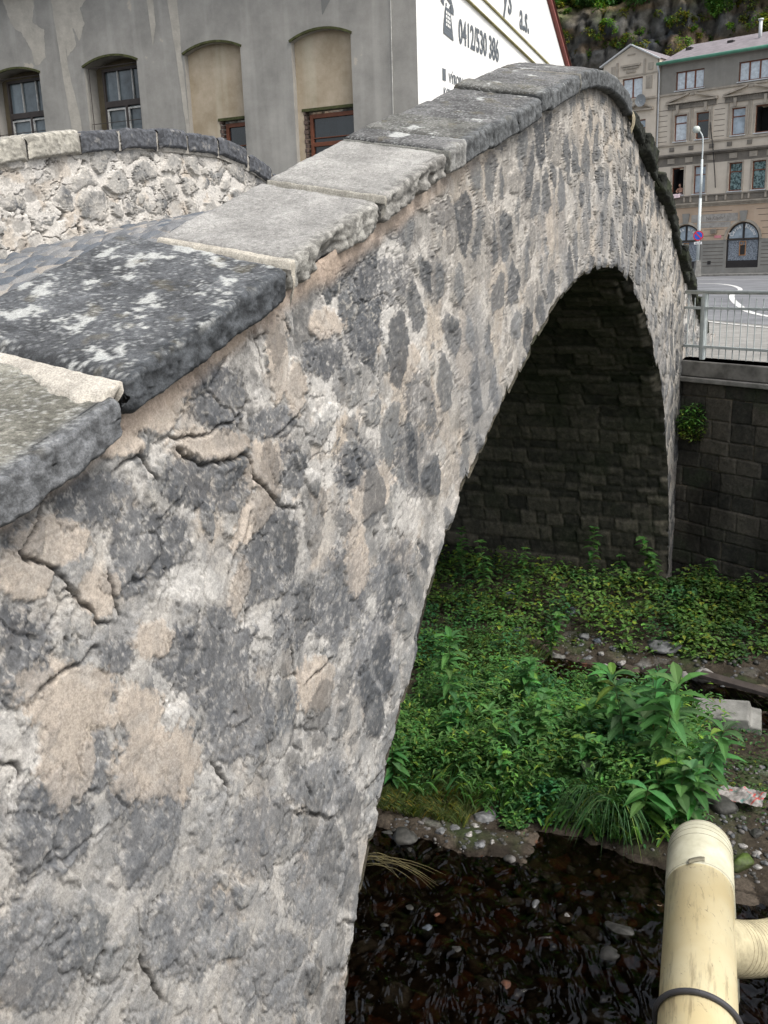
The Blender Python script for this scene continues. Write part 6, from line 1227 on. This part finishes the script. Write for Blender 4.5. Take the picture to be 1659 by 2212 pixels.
# person leaning out of the first-floor window, blanket and pillow on the sill
def skin(name, joints, edges, mat, parent=None):
    me = bpy.data.meshes.new(name); me.from_pydata([j[0] for j in joints], edges, []); o = link(name, me, parent, mat); sk = o.modifiers.new('k', 'SKIN')
    for v, j in zip(me.skin_vertices[0].data, joints): v.radius = (j[1], j[2] if len(j) > 2 else j[1])
    me.skin_vertices[0].data[0].use_root = True; sb = o.modifiers.new('s', 'SUBSURF'); sb.levels = 1; sb.render_levels = 2; return o
M['skin'] = plain('skin', (.42, .24, .17), .6, .1, 8, 0); M['tshirt'] = plain('dark_top', (.10, .12, .14), .8, .2, 8, 0); M['hair'] = plain('brown_hair', (.06, .03, .02), .7, .3, 20, 0)
px_, pz_ = 1.62*K, 3.70*K
J = [((0, .38, -.15), .15, .11), ((0, .34, .15), .16, .12), ((0, .28, .36), .17, .10), ((0, .24, .46), .06), ((-.01, .20, .53), .06), ((-.02, .16, .62), .095, .105), ((-.02, .16, .72), .07),
     ((-.17, .25, .38), .06), ((-.24, .08, .22), .045), ((-.10, -.06, .14), .035), ((-.02, -.10, .15), .035),
     ((.17, .25, .38), .06), ((.22, .06, .20), .045), ((.10, -.08, .15), .035), ((.03, -.10, .17), .035)]
body = skin('person', J, [(0, 1), (1, 2), (2, 3), (3, 4), (4, 5), (5, 6), (2, 7), (7, 8), (8, 9), (9, 10), (2, 11), (11, 12), (12, 13), (13, 14)], M['skin']); body.location = AP.location; body.rotation_euler = AP.rotation_euler
ofs = Vector((px_, 0, pz_-.05)); body.location = Vector(AP.location)+Matrix.Rotation(AP.rotation_euler.z, 3, 'Z')@ofs
tag(body, 'person in a dark sleeveless top leaning on folded arms in the open window', 'person')
top_ = skin('sleeveless_top', [((0, .38, -.16), .16, .12), ((0, .34, .15), .17, .13), ((0, .285, .35), .175, .11)], [(0, 1), (1, 2)], M['tshirt'], body)
hr = skin('hair', [((-.02, .21, .60), .10), ((-.02, .20, .70), .105), ((-.02, .15, .745), .07)], [(0, 1), (1, 2)], M['hair'], body)
mb = MB(); P_ = []
a, b = np.meshgrid(np.linspace(-.45, .35, 24), np.linspace(-.28, .2, 14), indexing='ij'); zb_ = .03+.03*fbm(a, b, 0, 5, 3, seed=480)-ss(-.12, -.28, b)*.25
o = patch('bedding', np.stack([a, b, zb_], -1), plain('pinkish_bedding', (.62, .5, .52), .9, .15, 6, 0), None); o.location = Vector(AP.location)+Matrix.Rotation(AP.rotation_euler.z, 3, 'Z')@Vector((1.48*K, 0, 3.62*K)); o.rotation_euler = AP.rotation_euler; so_ = o.modifiers.new('s', 'SOLIDIFY'); so_.thickness = .04
tag(o, 'pale pink bedding airing on the sill in front of the person', 'bedding')
V, F, c = rock_mesh('pillow', 77, (.33, .16, .14), 3, .1, .2); o = np_mesh('pillow', V, F, plain('white_pillow', (.66, .64, .58), .9, .1, 5, 0), None, c); o.location = Vector(AP.location)+Matrix.Rotation(AP.rotation_euler.z, 3, 'Z')@Vector((1.15*K, -.30, 3.42*K)); o.rotation_euler = AP.rotation_euler
tag(o, 'white pillow hanging over the left end of the window sill', 'pillow')

# ================================================================== street lamp with sign, parked car
LX, LY = 21.2, 65.9
M['lampw'] = plain('lamp_paint', (.55, .60, .60), .5, .1, 3, 0)
lp = thing('street_lamp', 'tall pale street lamp post with a globe head and tapered foot before the apartment house', 'street lamp', (LX, LY, STREET), 0)
mb = MB(); mb.prism([(-.24, 0), (.24, 0), (.13, 1.05), (-.13, 1.05)], -.2, .2); mb.build('foot', M['conc2'], lp, .03)
mb = MB(); mb.cyl((0, 0, 1.05), .11, .09, 3.9, 16); mb.cyl((0, 0, 4.95), .082, .07, 2.4, 16); mb.build('pole', M['lampw'], lp, smooth=True)
mb = MB(); mb.tube(smooth_path([(0, 0, 7.35), (0, 0, 8.3), (-.05, 0, 8.75), (-.25, 0, 9.05), (-.36, 0, 9.1)]), .045, 10); mb.build('arm', M['lampw'], lp, smooth=True)
mb = MB(); prof = [(.02, .25), (.12, .235), (.2, .17), (.235, .08), (.24, 0), (.20, -.1), (.12, -.17), (.02, -.19)]; n = 20
mb.add([(r*math.cos(t), r*math.sin(t), z) for r, z in prof for t in np.linspace(0, 2*math.pi, n, endpoint=False)], [(i*n+j, (i+1)*n+j, (i+1)*n+(j+1) % n, i*n+(j+1) % n) for i in range(len(prof)-1) for j in range(n)])
mb.build('lamp_head', plain('frosted_head', (.50, .54, .50), .4, .15, 3, 0), lp, smooth=True, loc=(-.45, 0, 9.12))
sg = thing('no_parking_sign', 'round blue no parking sign with red rim and slash on the lamp post', 'traffic sign', (LX-.1, LY-.24, STREET+2.62), math.radians(-17))
def disc(r, y, z=0, n=36, x=0): return MB().add([(x+r*math.cos(t), y, z+r*math.sin(t)) for t in np.linspace(0, 2*math.pi, n, endpoint=False)]+[(x+r*math.cos(t), y+.008, z+r*math.sin(t)) for t in np.linspace(0, 2*math.pi, n, endpoint=False)], [tuple(range(n)), tuple(range(2*n-1, n-1, -1))]+[(i, i+n, (i+1) % n+n, (i+1) % n) for i in range(n)])
M['sred'] = plain('sign_red', (.55, .03, .04), .4, .08, 3, 0); M['sblue'] = plain('sign_blue', (.02, .10, .50), .4, .08, 3, 0)
disc(.32, 0).build('sign_rim', M['sred'], sg); disc(.245, -.006).build('sign_face', M['sblue'], sg); mb = MB(); mb.beam((-.17, -.012, .17), (.17, -.012, -.17), .075, .006); mb.build('slash', M['sred'], sg)
st2 = thing('direction_plate', 'small white plate with a black double arrow below the no parking sign', 'traffic sign', (LX-.1, LY-.24, STREET+2.16), math.radians(-17))
mb = MB(); mb.box(-.24, .24, 0, .01, -.075, .075); mb.build('plate', M['lettering'], st2); mb = MB(); mb.box(-.12, .12, -.004, -.001, -.018, .018); mb.add([(-.19, -.004, 0), (-.11, -.004, -.045), (-.11, -.004, .045), (.19, -.004, 0), (.11, -.004, .045), (.11, -.004, -.045)], [(0, 1, 2), (3, 4, 5)]); mb.build('double_arrow', M['shopf'], st2)
# car at the right edge
CX, CY = 26.75, 62.9
car = thing('parked_car', 'dark silver green car parked in front of the apartment house at the right edge', 'car', (CX+1.2, CY-.6, STREET+.0), math.radians(-41))
M['cpaint'] = plain('car_paint', (.16, .19, .17), .25, .1, 2, 0, spec=.7)
side = [(-2.05, .32), (2.0, .32), (2.08, .55), (2.02, .82), (1.35, .93), (.75, 1.40), (-.75, 1.44), (-1.35, 1.02), (-1.95, .86), (-2.15, .6)]
mb = MB(); mb.prism(side, -.82, .82); o = mb.build('body', M['cpaint'], car, .09, True)
mb = MB(); mb.prism([(1.25, .95), (.70, 1.35), (-.70, 1.39), (-1.22, 1.03)], -.835, .835); mb.build('side_window', M['glass'], car)
mb = MB(); mb.add([(-1.33, -.66, 1.03), (-.79, -.62, 1.40), (-.79, .62, 1.40), (-1.33, .66, 1.03)], [(0, 1, 2, 3)]); o = mb.build('windscreen', M['glass'], car); o.location = (-.03, 0, .03)
for x in (-1.35, 1.3):
    for y in (-.80, .80):
        mb = MB(); mb.tube([(x, y-.1, .31), (x, y+.1, .31)], .31, 24); w = mb.build('wheel', plain('tyre', (.02, .02, .02), .8, .2, 5, 0), car); mb = MB(); s_ = -1 if y < 0 else 1; mb.tube([(x, y+s_*.10, .31), (x, y+s_*.112, .31)], .19, 16); mb.build('rim', M['zinc'], w)
for y in (-.6, .6): mb = MB(); mb.box(-2.16, -2.0, y-.16, y+.16, .62, .78); mb.build('headlight', M['curtain'], car, .03)
